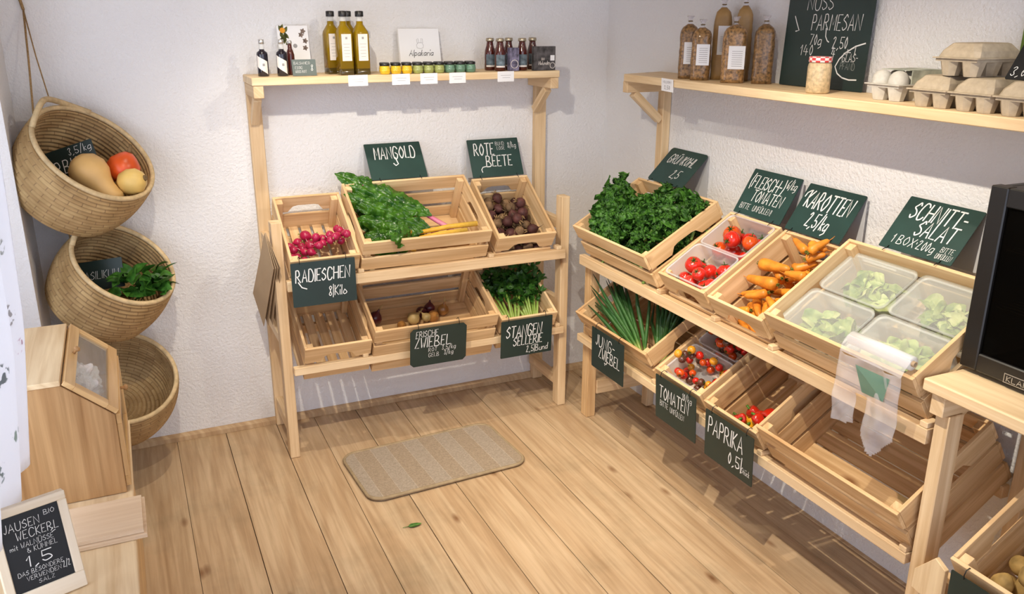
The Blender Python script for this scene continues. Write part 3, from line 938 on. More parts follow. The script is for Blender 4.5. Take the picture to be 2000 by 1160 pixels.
def basket_sign(c, d_up, d_right, label, lines, W, H):
    r = Vector(d_right).normalized(); u = Vector(d_up); u = (u-r*u.dot(r)).normalized()
    sign('price_sign', label, frame(c, r, u, r.cross(u)), lines, W=W, H=H, hooks=False, back=False, mode='front', mat='chalk_dark')
basket_sign((-1.955, -0.172, 0.985), (-0.30, 0.45, 0.9), (0.93, -0.20, 0.30), 'dark chalkboard sign reading KÜRBIS behind the butternut squash', [('KÜRBIS', .08, .36, .32, dict(w=.62)), ('3,5/kg', .60, .76, .18, dict(w=.36))], 0.19, 0.12)
basket_sign((-1.925, -0.190, 0.655), (-0.25, 0.50, 0.85), (0.95, -0.25, 0.12), 'dark chalkboard sign reading BASILIKUM next to the basil', [('BASILIKUM', .10, .38, .26, dict(w=.80, pen=.07))], 0.15, 0.095)
MAT['basil'] = leaf_mat('basil_leaf', (0.022, 0.10, 0.012), (0.085, 0.26, 0.03), rough=0.4)
bm = bmesh.new(); r = random.Random(4)
for i in range(70):
    p = Vector((-1.812, -0.255, 0.672))+Vector((r.uniform(-.058, .072), r.uniform(-.05, .06), r.uniform(-.03, .035)))
    d = rnd_dir(r, -0.1, 0.9)
    add_leaf(bm, leaf_M(p, d, rnd_dir(r, 0.4, 1)), r.uniform(.045, .065), r.uniform(.032, .044), 7, 3, 0.7, 0.5, 0.8, .004, 60, seed=i)
t = thing('basil_bunch', 'bunch of fresh green basil in the middle basket', 'basil')
obj('leaves', bm, 'basil', t)
bm = bmesh.new()
for i in range(5):
    add_tube(bm, [(-1.86+.01*i, -0.225, 0.590+.004*i), (-1.835+.012*i, -0.255, 0.66)], 0.0016, 5)
obj('stems', bm, plain('basil_stem', (0.12, 0.22, 0.06), 0.5), t)

# ------------------------------------------------------------------ counter, bread box, planks, chalk frame, curtain
cb = thing('low_counter', 'low light wooden counter under the curtained window', 'counter')
bm = bmesh.new(); add_box(bm, (-2.42, -2.45, 0.0), (-1.897, -0.66, 0.378)); obj('body', bm, 'bamboo_light', cb, bevel=0.002)
bm = bmesh.new(); add_box(bm, (-2.43, -2.47, 0.3785), (-1.885, -0.645, 0.400)); obj('counter_top', bm, 'shelf', cb, bevel=0.002)

bb = thing('bread_box', 'bamboo bread box with glazed sloping lid beside the curtain', 'bread box')
Y0, Y1, ZB = -1.057, -0.653, 0.4015
prof = [(-2.155, ZB), (-1.899, ZB), (-1.899, 0.604), (-1.999, 0.694), (-2.155, 0.694)]
for y in (Y0, Y1-0.012):
    bm = bmesh.new()
    add_poly(bm, [(p[1], p[0]) for p in prof], 0.012, frame((0, y, 0), (0, 0, 1), (1, 0, 0), (0, 1, 0)))
    obj('side_panel', bm, 'bamboo', bb, bevel=0.001)
bm = bmesh.new(); add_box(bm, (-2.160, Y0-0.003, 0.6945), (-1.998, Y1+0.003, 0.707)); obj('top_panel', bm, 'shelf', bb, bevel=0.0015)
bm = bmesh.new(); add_box(bm, (-2.155, Y0+0.0125, ZB), (-2.146, Y1-0.0125, 0.694)); obj('back_panel', bm, 'bamboo', bb)
bm = bmesh.new(); add_box(bm, (-2.145, Y0+0.0125, ZB+0.001), (-1.90, Y1-0.0125, ZB+0.010)); obj('base_panel', bm, 'bamboo_light', bb)
bm = bmesh.new(); add_box(bm, (-2.145, Y0+0.0125, 0.548), (-1.91, Y1-0.0125, 0.556)); obj('inner_shelf', bm, 'bamboo_light', bb)
def glazed(name, o, ex, ey, w, h, t, fr, knob, root):
    ex, ey = Vector(ex).normalized(), Vector(ey).normalized()
    F = frame(o, ex, ey, ex.cross(ey))
    bm = bmesh.new()
    add_box(bm, (0, 0, 0), (w, fr, t), F); add_box(bm, (0, h-fr, 0), (w, h, t), F)
    add_box(bm, (0, fr, 0), (fr, h-fr, t), F); add_box(bm, (w-fr, fr, 0), (w, h-fr, t), F)
    d = obj(name, bm, 'bamboo_light', root, bevel=0.001)
    bm = bmesh.new(); add_box(bm, (fr, fr, t*0.35), (w-fr, h-fr, t*0.55), F); obj('pane', bm, 'pane', d)
    bm = bmesh.new(); add_lathe(bm, [(0, 0.0002), (.004, 0.0002), (.0035, .006), (.007, .010), (.008, .014), (.005, .018), (0, .019)], 14, F @ T(knob[0], knob[1], t)); obj('knob', bm, 'bamboo', d)
sl = Vector((-1.8985, 0, 0.6045))-Vector((-1.9985, 0, 0.6945))
wy = Y1-Y0+0.004
glazed('lid', (-1.8965, Y0-0.002, 0.6065), (0, 1, 0), (-0.10, 0, 0.09), wy, 0.1345, 0.012, 0.026, (wy*0.5, 0.119), bb)
glazed('door', (-1.8985, Y0+0.012, 0.412), (0, 1, 0), (0, 0, 1), wy-0.020, 0.188, 0.011, 0.026, ((wy-0.02)*0.5, 0.172), bb)
# crumpled bag inside
bm = bmesh.new()
bmesh.ops.create_icosphere(bm, subdivisions=5, radius=0.074)
for v in bm.verts:
    nn = mnoise.noise(v.co*38)*0.020+mnoise.noise(v.co*90)*0.010
    v.co = v.co*(1+nn/0.06)
    v.co.x *= 0.75; v.co.y *= 1.5; v.co.z *= 0.75
o = obj('crumpled_bag', bm, 'film', None, M=T(-1.985, -0.90, 0.618)); tag(o, 'crumpled clear plastic bag behind the glazed lid of the bread box', 'bag')

pk = thing('oak_plank', 'short oak plank lying across the counter, uppermost of two', 'plank', T(0, 0, 0), 'oak planks on the counter')
bm = bmesh.new(); add_box(bm, (-2.085, -1.268, 0.4105), (-1.868, -1.118, 0.4205)); obj('wear_layer', bm, 'plank', pk, bevel=0.0008)
pk2 = thing('oak_plank', 'short oak plank lying across the counter, lower of two', 'plank', T(0, 0, 0), 'oak planks on the counter')
bm = bmesh.new(); add_box(bm, (-2.085, -1.275, 0.4008), (-1.862, -1.110, 0.410)); obj('wear_layer', bm, 'plank', pk2, bevel=0.0008)

cf = thing('framed_chalkboard', 'small framed blackboard reading JAUSENWECKERL in the foreground on the counter', 'chalkboard')
yw, le = 0.34, 0.27
rg = Vector((math.cos(yw), math.sin(yw), 0)); bk = Vector((-math.sin(yw), math.cos(yw), 0))
up = Vector((0, 0, 1))*math.cos(le)+bk*math.sin(le)
cf.matrix_world = frame((-2.046, -1.415, 0.4325), rg, up, rg.cross(up))
w, h, f = 0.105, 0.150, 0.0165
bm = bmesh.new(); add_box(bm, (-w/2, 0, -0.003), (w/2, h, 0.0)); obj('board', bm, 'chalk_black', cf)
for nm, lo, hi in (('frame_rail', (-w/2-f, h, -0.010), (w/2+f, h+f, 0.004)), ('frame_rail', (-w/2-f, -0.032, -0.010), (w/2+f, 0, 0.004)),
                   ('frame_stile', (-w/2-f, 0, -0.010), (-w/2, h, 0.004)), ('frame_stile', (w/2, 0, -0.010), (w/2+f, h, 0.004))):
    bm = bmesh.new(); add_box(bm, lo, hi); obj(nm, bm, 'frame', cf, bevel=0.0015)
bm = bmesh.new(); add_box(bm, (-w/2-f, h-0.02, -0.020), (w/2+f, h+f, -0.0105)); obj('rear_frame', bm, 'frame', cf, bevel=0.001)
bm = bmesh.new()
W_ = w
for tx, x, y, hh, ww, pen in (('JAUSEN', .06, .80, .105, .58, .12), ('BIO', .74, .88, .06, .18, .14), ('WECKERL', .22, .665, .105, .70, .12), ('mit WALNÜSSE', .08, .56, .065, .72, .12), ('& KÜMMEL', .34, .475, .062, .50, .12),
                             ('1,5', .28, .30, .135, .42, .16), ('DAS BESONDERE', .10, .205, .055, .76, .13), ('VERWENDEN', .22, .125, .055, .58, .13), ('2/2', .84, .13, .08, .12, .12), ('SALZ', .40, .05, .05, .26, .12)):
    write(bm, tx, (x-.5)*w, y*h, hh*h, width=ww*w, pen=pen)
ribbon(bm, [((.80-.5)*w, .63*h), ((.86-.5)*w, .645*h)], .0012, .0006); ribbon(bm, [((.79-.5)*w, .65*h), ((.83-.5)*w, .68*h)], .0012, .0006)
obj('lettering', bm, 'chalk', cf)

def curtain():
    m, nt, b = new_mat('floral_cotton')
    out = nt.nodes['Material Output']
    tc = N(nt, 'ShaderNodeTexCoord')
    mp = N(nt, 'ShaderNodeMapping'); mp.inputs['Scale'].default_value = (1, 11, 11)
    L(nt, tc.outputs['Object'], mp.inputs['Vector'])
    vo = N(nt, 'ShaderNodeTexVoronoi', i_Scale=1.0); L(nt, mp.outputs[0], vo.inputs['Vector'])
    nz = N(nt, 'ShaderNodeTexNoise', i_Scale=75.0, i_Detail=1.0); L(nt, tc.outputs['Object'], nz.inputs['Vector'])
    r1 = ramp(nt, [(0.26, (1, 1, 1)), (0.30, (0, 0, 0))]); L(nt, vo.outputs['Distance'], r1.inputs[0])
    r2 = ramp(nt, [(0.50, (0, 0, 0)), (0.54, (1, 1, 1))]); L(nt, nz.outputs[0], r2.inputs[0])
    k = mixc(nt, 1.0, r1.outputs[0], r2.outputs[0], 'MULTIPLY')
    fl = ramp(nt, [(0.2, (0.30, 0.33, 0.34)), (0.55, (0.45, 0.52, 0.48)), (0.8, (0.62, 0.42, 0.50))]); L(nt, vo.outputs['Color'], fl.inputs[0])
    c = mixc(nt, k, (0.88, 0.88, 0.90), fl.outputs[0])
    L(nt, c, b.inputs['Base Color']); b.inputs['Roughness'].default_value = 0.9
    tl = N(nt, 'ShaderNodeBsdfTranslucent'); L(nt, c, tl.inputs[0])
    mx = N(nt, 'ShaderNodeMixShader'); mx.inputs[0].default_value = 0.55
    L(nt, b.outputs[0], mx.inputs[1]); L(nt, tl.outputs[0], mx.inputs[2]); L(nt, mx.outputs[0], out.inputs[0])
    bm = bmesh.new()
    ny, nz_ = 60, 40
    zs = [1.75, 1.22, 1.12, 0.90, 0.86, 0.557, 0.47]; xs = [-2.005, -2.022, -2.025, -2.034, -2.037, -2.074, -2.085]
    def xe(z):
        for (a, b_), (xa, xb) in zip(zip(zs, zs[1:]), zip(xs, xs[1:])):
            if b_ <= z <= a: return xa+(xb-xa)*(a-z)/(a-b_)
        return xs[-1]
    g = []
    for i in range(ny+1):
        s = i/ny
        col = []
        hem = 0.552+0.012*math.sin(s*17)-0.004*s
        for k2 in range(nz_+1):
            t = k2/nz_
            z = 1.75+(hem-1.75)*t
            y = -1.12-0.95*s-0.02*math.sin(6*s+3*t)
            fold = 0.014*math.sin(s*34+1.5*t)*min(1, s*8)
            col.append(bm.verts.new((xe(z)-0.10*s+fold, y, z)))
        g.append(col)
    for i in range(ny):
        for k2 in range(nz_):
            f = bm.faces.new((g[i][k2], g[i+1][k2], g[i+1][k2+1], g[i][k2+1])); f.smooth = True
    o = obj('curtain', bm, m)
    sm = o.modifiers.new('thickness', 'SOLIDIFY'); sm.thickness = 0.0012
    tag(o, 'white floral curtain hanging in front of the window at the left edge', 'curtain')
curtain()

# ------------------------------------------------------------------ rug and fallen leaf
def rug():
    m, nt, b = new_mat('striped_rug_pile')
    tc = N(nt, 'ShaderNodeTexCoord')
    sp = N(nt, 'ShaderNodeSeparateXYZ'); L(nt, tc.outputs['Object'], sp.inputs[0])
    mu = N(nt, 'ShaderNodeMath', operation='MULTIPLY'); L(nt, sp.outputs[0], mu.inputs[0]); mu.inputs[1].default_value = 8.3
    fr = N(nt, 'ShaderNodeMath', operation='FRACT'); L(nt, mu.outputs[0], fr.inputs[0])
    r = ramp(nt, [(0.0, (0.50, 0.42, 0.33)), (0.015, (0.385, 0.30, 0.215)), (0.50, (0.385, 0.30, 0.215)), (0.515, (0.50, 0.42, 0.33)), (0.53, (0.405, 0.335, 0.262))])
    r.color_ramp.interpolation = 'CONSTANT'
    L(nt, fr.outputs[0], r.inputs[0])
    nz = N(nt, 'ShaderNodeTexNoise', i_Scale=180.0, i_Detail=3.0); L(nt, tc.outputs['Object'], nz.inputs['Vector'])
    r2 = ramp(nt, [(0.3, (0.72, 0.71, 0.69)), (0.7, (1, 1, 1))]); L(nt, nz.outputs[0], r2.inputs[0])
    L(nt, mixc(nt, 1.0, r.outputs[0], r2.outputs[0], 'MULTIPLY'), b.inputs['Base Color'])
    b.inputs['Roughness'].default_value = 0.95; b.inputs['Specular IOR Level'].default_value = 0.1
    bump(nt, nz.outputs[0], b, 0.6, 0.003)
    root = thing('rug', 'small beige striped rug with rounded corners on the floorboards', 'rug', T(-0.953, -0.530, 0.0005) @ RZ(math.radians(3.2)))
    W, H, R = 0.575, 0.345, 0.055
    def outline(ins, k=8):
        pts = []
        for cx, cy, a0 in ((W/2-R, -H/2+R, -90), (W/2-R, H/2-R, 0), (-W/2+R, H/2-R, 90), (-W/2+R, -H/2+R, 180)):
            for i in range(k+1):
                a = math.radians(a0+90*i/k)
                pts.append((cx+(R-ins)*math.cos(a), cy+(R-ins)*math.sin(a)))
        return pts
    bm = bmesh.new(); add_poly(bm, outline(0.006), 0.009)
    obj('pile', bm, m, root)
    bm = bmesh.new(); p = outline(0.004)
    def wav(x, y): return 0.0075+0.0025*max(0, math.sin(x*21)) if y < -0.1 else 0.007
    add_tube(bm, [(x, y, wav(x, y)) for x, y in p+p[:1]], 0.0058, 6, cap=False)
    obj('binding', bm, plain('rug_binding', (0.36, 0.27, 0.16), 0.9, 0.1, var=0.2), root)
rug()
MAT['fallen'] = leaf_mat('fallen_leaf', (0.03, 0.12, 0.015), (0.10, 0.26, 0.04), rib=(0.3, 0.42, 0.15), scale=90)
bm = bmesh.new()
add_leaf(bm, frame((-1.160, -0.884, 0.003), (0.05, 1, 0), (1, -0.05, 0), (0, 0, 1)), 0.042, 0.020, 10, 4, 0.7, 0.35, -0.1, .002, 90)
add_tube(bm, [(-1.178, -0.883, 0.003), (-1.158, -0.884, 0.0035)], [.0008, .0012], 5)
tag(obj('fallen_leaf', bm, 'fallen'), 'single green leaf lying on the floorboards in front of the rug', 'leaf')

# ------------------------------------------------------------------ paper bags on the left leg
MAT['kraft'] = plain('brown_kraft_paper', (0.47, 0.33, 0.195), 0.75, 0.2, var=0.08, nscale=8)
for i in range(4):
    k = i*0.0075
    P = [Vector((-1.4235+k*0.15, -0.300-k*0.15, 0.815)), Vector((-1.456+k*1.3, -0.120-k*0.8, 0.562-k*0.2)), Vector((-1.436+k*1.9, -0.165-k*1.1, 0.451+k*0.35)), Vector((-1.412+k*0.9, -0.345-k*0.3, 0.704+k*0.2))]
    bm = bmesh.new()
    n = (P[1]-P[0]).cross(P[3]-P[0]).normalized()*0.0012
    vs = [bm.verts.new(p) for p in P]+[bm.verts.new(p+n) for p in P]
    bm.faces.new(vs[:4]); bm.faces.new(list(reversed(vs[4:])))
    for a in range(4):
        b_ = (a+1) % 4
        bm.faces.new((vs[a], vs[4+a], vs[4+b_], vs[b_]))
    o = obj('paper_bag', bm, 'kraft')
    tag(o, ['outermost flat brown paper bag hanging on the left leg of the back rack', 'second flat brown paper bag from the wall side in the hanging stack', 'third flat brown paper bag in the hanging stack', 'innermost flat brown paper bag in the hanging stack'][i], 'paper bag', 'flat paper bags hanging on the rack leg')
# ------------------------------------------------------------------ produce
def settle(key, items, floor=0.0125, inner=0.012):
    """items: list of (u, v, [(dx,dy,dz,r), ...]); drops each set of spheres onto the crate floor and the earlier ones. returns heights"""
    M, W, D, h = CRATES[key]
    placed = []; out = []
    for u, v, sph in items:
        mx = max(abs(s[0])+s[3] for s in sph); my = max(abs(s[1])+s[3] for s in sph)
        lu = W/2-inner-mx; u = max(-lu, min(lu, u)) if lu > 0 else 0
        v = max(inner+my, min(D-inner-my, v)) if D-2*inner-2*my > 0 else v
        z = floor
        for dx, dy, dz, r in sph:
            z = max(z, floor+r-dz)
            for px, py, pz, pr in placed:
                d2 = (u+dx-px)**2+(v+dy-py)**2; R = r+pr
                if d2 < R*R:
                    z = max(z, pz+math.sqrt(R*R-d2)-dz)
        for dx, dy, dz, r in sph:
            placed.append((u+dx, v+dy, z+dz, r))
        out.append((u, v, z))
    return out
R_ = random.Random(11)
def rnd_rot(r=R_, tilt=PI):
    return Euler((r.uniform(-tilt, tilt), r.uniform(-tilt, tilt), r.uniform(-PI, PI))).to_matrix().to_4x4()

MAT['radish'] = plain('radish_skin', (0.46, 0.013, 0.075), 0.30, 0.5, var=0.28, nscale=45, coat=0.15)
MAT['radish_tail'] = plain('radish_root_tip', (0.78, 0.55, 0.50), 0.6, 0.3)
MAT['leafstub'] = plain('cut_leaf_stub', (0.42, 0.45, 0.14), 0.6, 0.3, var=0.2)
def radish_proto():
    bm = bmesh.new()
    add_lathe(bm, [(0, .0145), (.005, .0142), (.011, .010), (.0145, .002), (.0132, -.006), (.008, -.0125), (.003, -.017), (.0012, -.020), (0, -.0205)], 16)
    o = obj('radish', bm, 'radish')
    bm = bmesh.new(); add_tube(bm, [(0, 0, -.019), (.001, .001, -.026), (.004, 0, -.033)], [.0013, .0008, .0003], 5); obj('root_tip', bm, 'radish_tail', o)
    bm = bmesh.new()
    for a in range(3): add_tube(bm, [(0, 0, .0142), (.0025*math.cos(a*2.1), .0025*math.sin(a*2.1), .020)], [.0014, .0009], 5)
    obj('leaf_stub', bm, 'leafstub', o)
    return o
rad = [(-0.076, 0.213), (-0.067, 0.187), (-0.074, 0.159), (-0.045, 0.231), (-0.037, 0.204), (-0.009, 0.218), (-0.014, 0.195), (-0.039, 0.179), (0.012, 0.219), (0.009, 0.191), (-0.036, 0.153), (-0.017, 0.164), (-0.021, 0.135), (-0.066, 0.14), (0.042, 0.237), (0.062, 0.222), (0.04, 0.205), (0.029, 0.183), (0.024, 0.164), (0.046, 0.162), (0.017, 0.137), (0.062, 0.192), (0.084, 0.211), (0.103, 0.226), (0.087, 0.19), (0.113, 0.195), (0.087, 0.164), (0.081, 0.144), (0.042, 0.134), (0.061, 0.131), (0.103, 0.132), (-0.001, 0.162), (-0.09, 0.125), (-0.045, 0.115), (0.0, 0.118), (0.05, 0.112), (0.09, 0.112), (-0.014, 0.253)]
base_ = [(-.085+.034*(i % 6)+R_.uniform(-.003, .003), .030+.031*(i//6)+R_.uniform(-.003, .003)) for i in range(18)]
rad = base_+[(u, v-.026) for u, v in rad]
hs = settle('rad', [(u, v, [(0, 0, 0, .0142 if i < len(rad)-1 else .019)]) for i, (u, v) in enumerate(rad)])
p = radish_proto(); used = False
for i, (u, v, z) in enumerate(hs):
    big_ = i == len(hs)-1
    M = CRATES['rad'][0] @ T(u, v, z) @ rnd_rot(tilt=1.9) @ Matrix.Scale(1.34 if big_ else R_.uniform(.93, 1.02), 4)
    lab = 'largest radish, at the back of the radish pile' if big_ else 'round pink radish in the pile above the RADIESCHEN sign'
    if not used: o = p; p.matrix_world = M; used = True
    else: o = dup(p, M)
    tag(o, lab, 'radish', 'radishes in the small crate')

MAT['beet'] = plain('earthy_beetroot_skin', (0.105, 0.038, 0.034), 0.6, 0.3, var=0.55, nscale=50)
MAT['beet_earth'] = plain('brown_beetroot_skin', (0.25, 0.155, 0.085), 0.75, 0.2, var=0.5, nscale=45)
MAT['beet_top'] = plain('cut_beet_stalks', (0.42, 0.27, 0.13), 0.7, 0.2, var=0.4, nscale=80)
def beet_proto(mat):
    bm = bmesh.new()
    add_lathe(bm, [(0, .020), (.008, .0195), (.016, .014), (.0205, .003), (.019, -.008), (.012, -.017), (.005, -.022), (.0015, -.026), (0, -.027)], 18)
    o = obj('beetroot', bm, mat)
    bm = bmesh.new()
    for a in range(4): add_tube(bm, [(.003*math.cos(a*1.6), .003*math.sin(a*1.6), .019), (.006*math.cos(a*1.6), .006*math.sin(a*1.6), .029), (.010*math.cos(a*1.6), .009*math.sin(a*1.6), .034)], [.0026, .0020, .0012], 5)
    obj('stalk_stub', bm, 'beet_top', o)
    bm = bmesh.new(); add_tube(bm, [(0, 0, -.026), (.003, .001, -.036), (.010, 0, -.046)], [.0018, .0012, .0004], 5); obj('root_tip', bm, 'beet_earth', o)
    return o
beet = [(-0.023, 0.285), (-0.06, 0.277), (0.036, 0.282), (0.067, 0.284), (0.09, 0.266), (0.117, 0.246), (0.067, 0.244), (0.1, 0.288), (-0.034, 0.242), (-0.015, 0.225), (0.035, 0.219), (0.087, 0.208), (0.112, 0.185), (-0.039, 0.2), (0.0, 0.195), (0.025, 0.173), (0.052, 0.165), (0.087, 0.179), (-0.024, 0.16), (-0.013, 0.131), (0.035, 0.122), (0.078, 0.138), (0.11, 0.133), (0.105, 0.158), (0.037, 0.195), (0.11, 0.114), (-0.06, 0.12), (-0.075, 0.15), (-0.06, 0.09), (0.0, 0.085), (0.05, 0.08), (0.09, 0.075), (-0.08, 0.06), (-0.02, 0.05), (0.04, 0.045), (0.085, 0.04), (-0.07, 0.20), (-0.08, 0.24), (-.03, .11), (.02, .10), (.07, .10)]
beet = [(-.082+.041*(i % 5)+R_.uniform(-.004, .004), .034+.0405*(i//5)+R_.uniform(-.004, .004)) for i in range(35)]+[(-.062+.041*(i % 4)+R_.uniform(-.006, .006), .045+.042*(i//4)+R_.uniform(-.006, .006)) for i in range(20)]
hs = settle('rb', [(u, v, [(0, 0, 0, .0195)]) for u, v in beet])
pa, pb = beet_proto('beet'), beet_proto('beet_earth')
first = {id(pa): True, id(pb): True}
for i, (u, v, z) in enumerate(hs):
    src = (pa, pb)[i % 5 in (1, 3)]
    M = CRATES['rb'][0] @ T(u, v, z) @ rnd_rot() @ Matrix.Scale(R_.uniform(.92, 1.04), 4)
    if first[id(src)]: o = src; o.matrix_world = M; first[id(src)] = False
    else: o = dup(src, M)
    tag(o, 'dark purple brown beetroot in the pile below the ROTE BEETE sign' if src is pa else 'paler brown earthy beetroot in the pile below the ROTE BEETE sign', 'beetroot', 'beetroots in the small crate')

MAT['onion'] = plain('golden_onion_skin', (0.50, 0.225, 0.055), 0.32, 0.5, var=0.45, nscale=30, coat=0.2)
MAT['onion_red'] = plain('red_onion_skin', (0.10, 0.012, 0.022), 0.32, 0.5, var=0.4, nscale=30, coat=0.2)
MAT['onion_pale'] = plain('pale_onion_skin', (0.56, 0.40, 0.16), 0.4, 0.4, var=0.4, nscale=25)
def onion_proto(mat):
    bm = bmesh.new()
    add_lathe(bm, [(0, -.0205), (.004, -.021), (.014, -.017), (.0225, -.004), (.0215, .006), (.014, .016), (.006, .0225), (.0035, .028), (.0028, .034), (0, .034)], 20)
    o = obj('onion', bm, mat)
    bm = bmesh.new(); add_tube(bm, [(0, 0, .032), (.002, .001, .042), (.007, .002, .050)], [.0034, .0024, .001], 6); obj('dry_neck', bm, 'onion_pale', o)
    bm = bmesh.new()
    for a in range(6): add_tube(bm, [(.002*math.cos(a), .002*math.sin(a), -.0205), (.006*math.cos(a), .006*math.sin(a), -.026)], [.0007, .0003], 4)
    obj('roots', bm, 'onion_pale', o)
    return o
on = [('onion_red', -.158, .228, 'dark red onion alone at the left end of the large onion crate', 1.2), ('onion_pale', -.016, .200, 'pale golden onion left of the middle in the onion crate', 1.12), ('onion', .062, .196, 'shiny golden onion above the chalkboard sign FRISCHE ZWIEBEL', 1.05),
      ('onion_red', .026, .232, 'dark red onion among the golden onions', .95), ('onion_red', .064, .248, 'dark red onion with an upright neck at the back of the onion group', .95), ('onion', .112, .226, 'golden brown onion at the right end of the onion group', 1.05),
      ('onion', -.068, .178, 'small onion low beside the front slats of the onion crate', .8), ('onion_pale', .028, .182, 'papery pale onion at the front of the onion group', .8)]
protos = {}
hs = settle('zwi', [(u, v, [(0, 0, 0, .0215*s)]) for _, u, v, _, s in on])
for (mt, _, _, lab, s), (u, v, z) in zip(on, hs):
    M = CRATES['zwi'][0] @ T(u, v, z) @ rnd_rot(tilt=.9) @ Matrix.Scale(s, 4)
    if mt not in protos: o = protos[mt] = onion_proto(mt); o.matrix_world = M
    else: o = dup(protos[mt], M)
    tag(o, lab, 'onion', 'loose onions in the large crate')

MAT['carrot'] = plain('carrot_skin', (0.78, 0.27, 0.025), 0.42, 0.4, var=0.28, nscale=45)
MAT['carrot_top'] = plain('carrot_crown', (0.16, 0.17, 0.03), 0.7, 0.2, var=0.3)
def carrot_mesh(ln, r, bend, seed):
    n = 12; pts = []; rr = []
    rg = random.Random(seed)
    for i in range(n+1):
        t = i/n
        pts.append((bend*math.sin(PI*t), 0, (t-.5)*ln))
        base = r*(t/.10)**.5 if t < .10 else r*(1-.52*((t-.10)/.9)**1.3)
        if t > .90: base *= max(.08, 1-((t-.90)/.10)**1.5)
        rr.append(max(.0008, base*(1+rg.uniform(-.05, .05))))
    bm = bmesh.new(); add_tube(bm, pts, rr, 12)
    o = obj('carrot', bm, 'carrot')
    bm = bmesh.new()
    for a in range(5): add_tube(bm, [(.002*math.cos(a*1.3), .002*math.sin(a*1.3), -ln/2+.0015), (.0045*math.cos(a*1.3), .0045*math.sin(a*1.3), -ln/2-.006)], [.0022, .0012], 5)
    obj('crown', bm, 'carrot_top', o)
    bm = bmesh.new(); add_tube(bm, [(0, 0, ln/2-.003), (.001, 0, ln/2+.008), (.004, .001, ln/2+.016)], [.0016, .0009, .0003], 5)
    obj('root_tip', bm, 'carrot', o)
    return o
car = [  # tip u,v -> head u,v (crate local), thickness
    ((-.03, .05), (-.085, .09), .014), ((-.01, .06), (-.068, .105), .014), ((.02, .045), (-.022, .11), .016), ((.05, .05), (.015, .09), .013), ((.075, .06), (.06, .11), .013), ((-.09, .045), (-.055, .06), .011),
    ((.0, .12), (.055, .13), .012), ((.06, .19), (.045, .125), .013), ((.09, .15), (.06, .21), .013), ((-.055, .15), (.01, .17), .013), ((.02, .17), (.08, .18), .014), ((.06, .24), (.02, .20), .013), ((.08, .26), (.05, .23), .013), ((-.02, .23), (-.05, .20), .012),
    ((-.10, .16), (-.04, .19), .013), ((-.085, .205), (-.03, .18), .013), ((.0, .10), (.05, .08), .013), ((-.06, .075), (-.015, .11), .013),
    ((.09, .27), (.04, .27), .014), ((.085, .29), (.07, .24), .013), ((-.138, .090), (-.065, .130), .013), ((-.10, .125), (.002, .138), .0185), ((-.002, .195), (-.10, .180), .0185), ((-.085, .245), (-.030, .275), .015), ((-.055, .245), (.010, .238), .019), ((-.03, .265), (.035, .240), .013)]
rc = random.Random(8)
car = [((x_+rc.uniform(-.02, .0), v_), (x_+.055+rc.uniform(-.01, .01), v_+rc.uniform(-.03, .03)), .0135) for v_ in (.04, .085, .13, .175, .22) for x_ in (-.085, -.025, .035)]+[((a[0]+.012, a[1]), (b[0]+.012, b[1]), r) for a, b, r in car]
items = []
for (a, b, r) in car:
    d = Vector((b[0]-a[0], b[1]-a[1], 0)); ln = d.length+.012
    m = Vector(((a[0]+b[0])/2, (a[1]+b[1])/2, 0)); d.normalize()
    items.append((m.x, m.y, [(d.x*ln*k, d.y*ln*k, 0, r*f) for k, f in ((-.42, .5), (-.2, .68), (.02, .84), (.24, .95), (.42, .9))]))
hs = settle('car', items)
for i, ((a, b, r), (u, v, z)) in enumerate(zip(car, hs)):
    d = Vector((a[0]-b[0], a[1]-b[1], 0)); ln = d.length+.012
    o = carrot_mesh(ln, r, R_.uniform(-.004, .004), i)
    o.matrix_world = CRATES['car'][0] @ along((u, v, z), d, R_.uniform(0, 6))
    lab = {17: 'thick carrot with a long pointed tip across the middle of the carrot pile', 18: 'large straight carrot lying across the pile, blunt end to the left', 20: 'stubby fat carrot with a dark crown near the back of the crate'}.get(i-19, 'orange carrot in the pile below the KAROTTEN sign')
    tag(o, lab, 'carrot', 'carrots in the small crate')

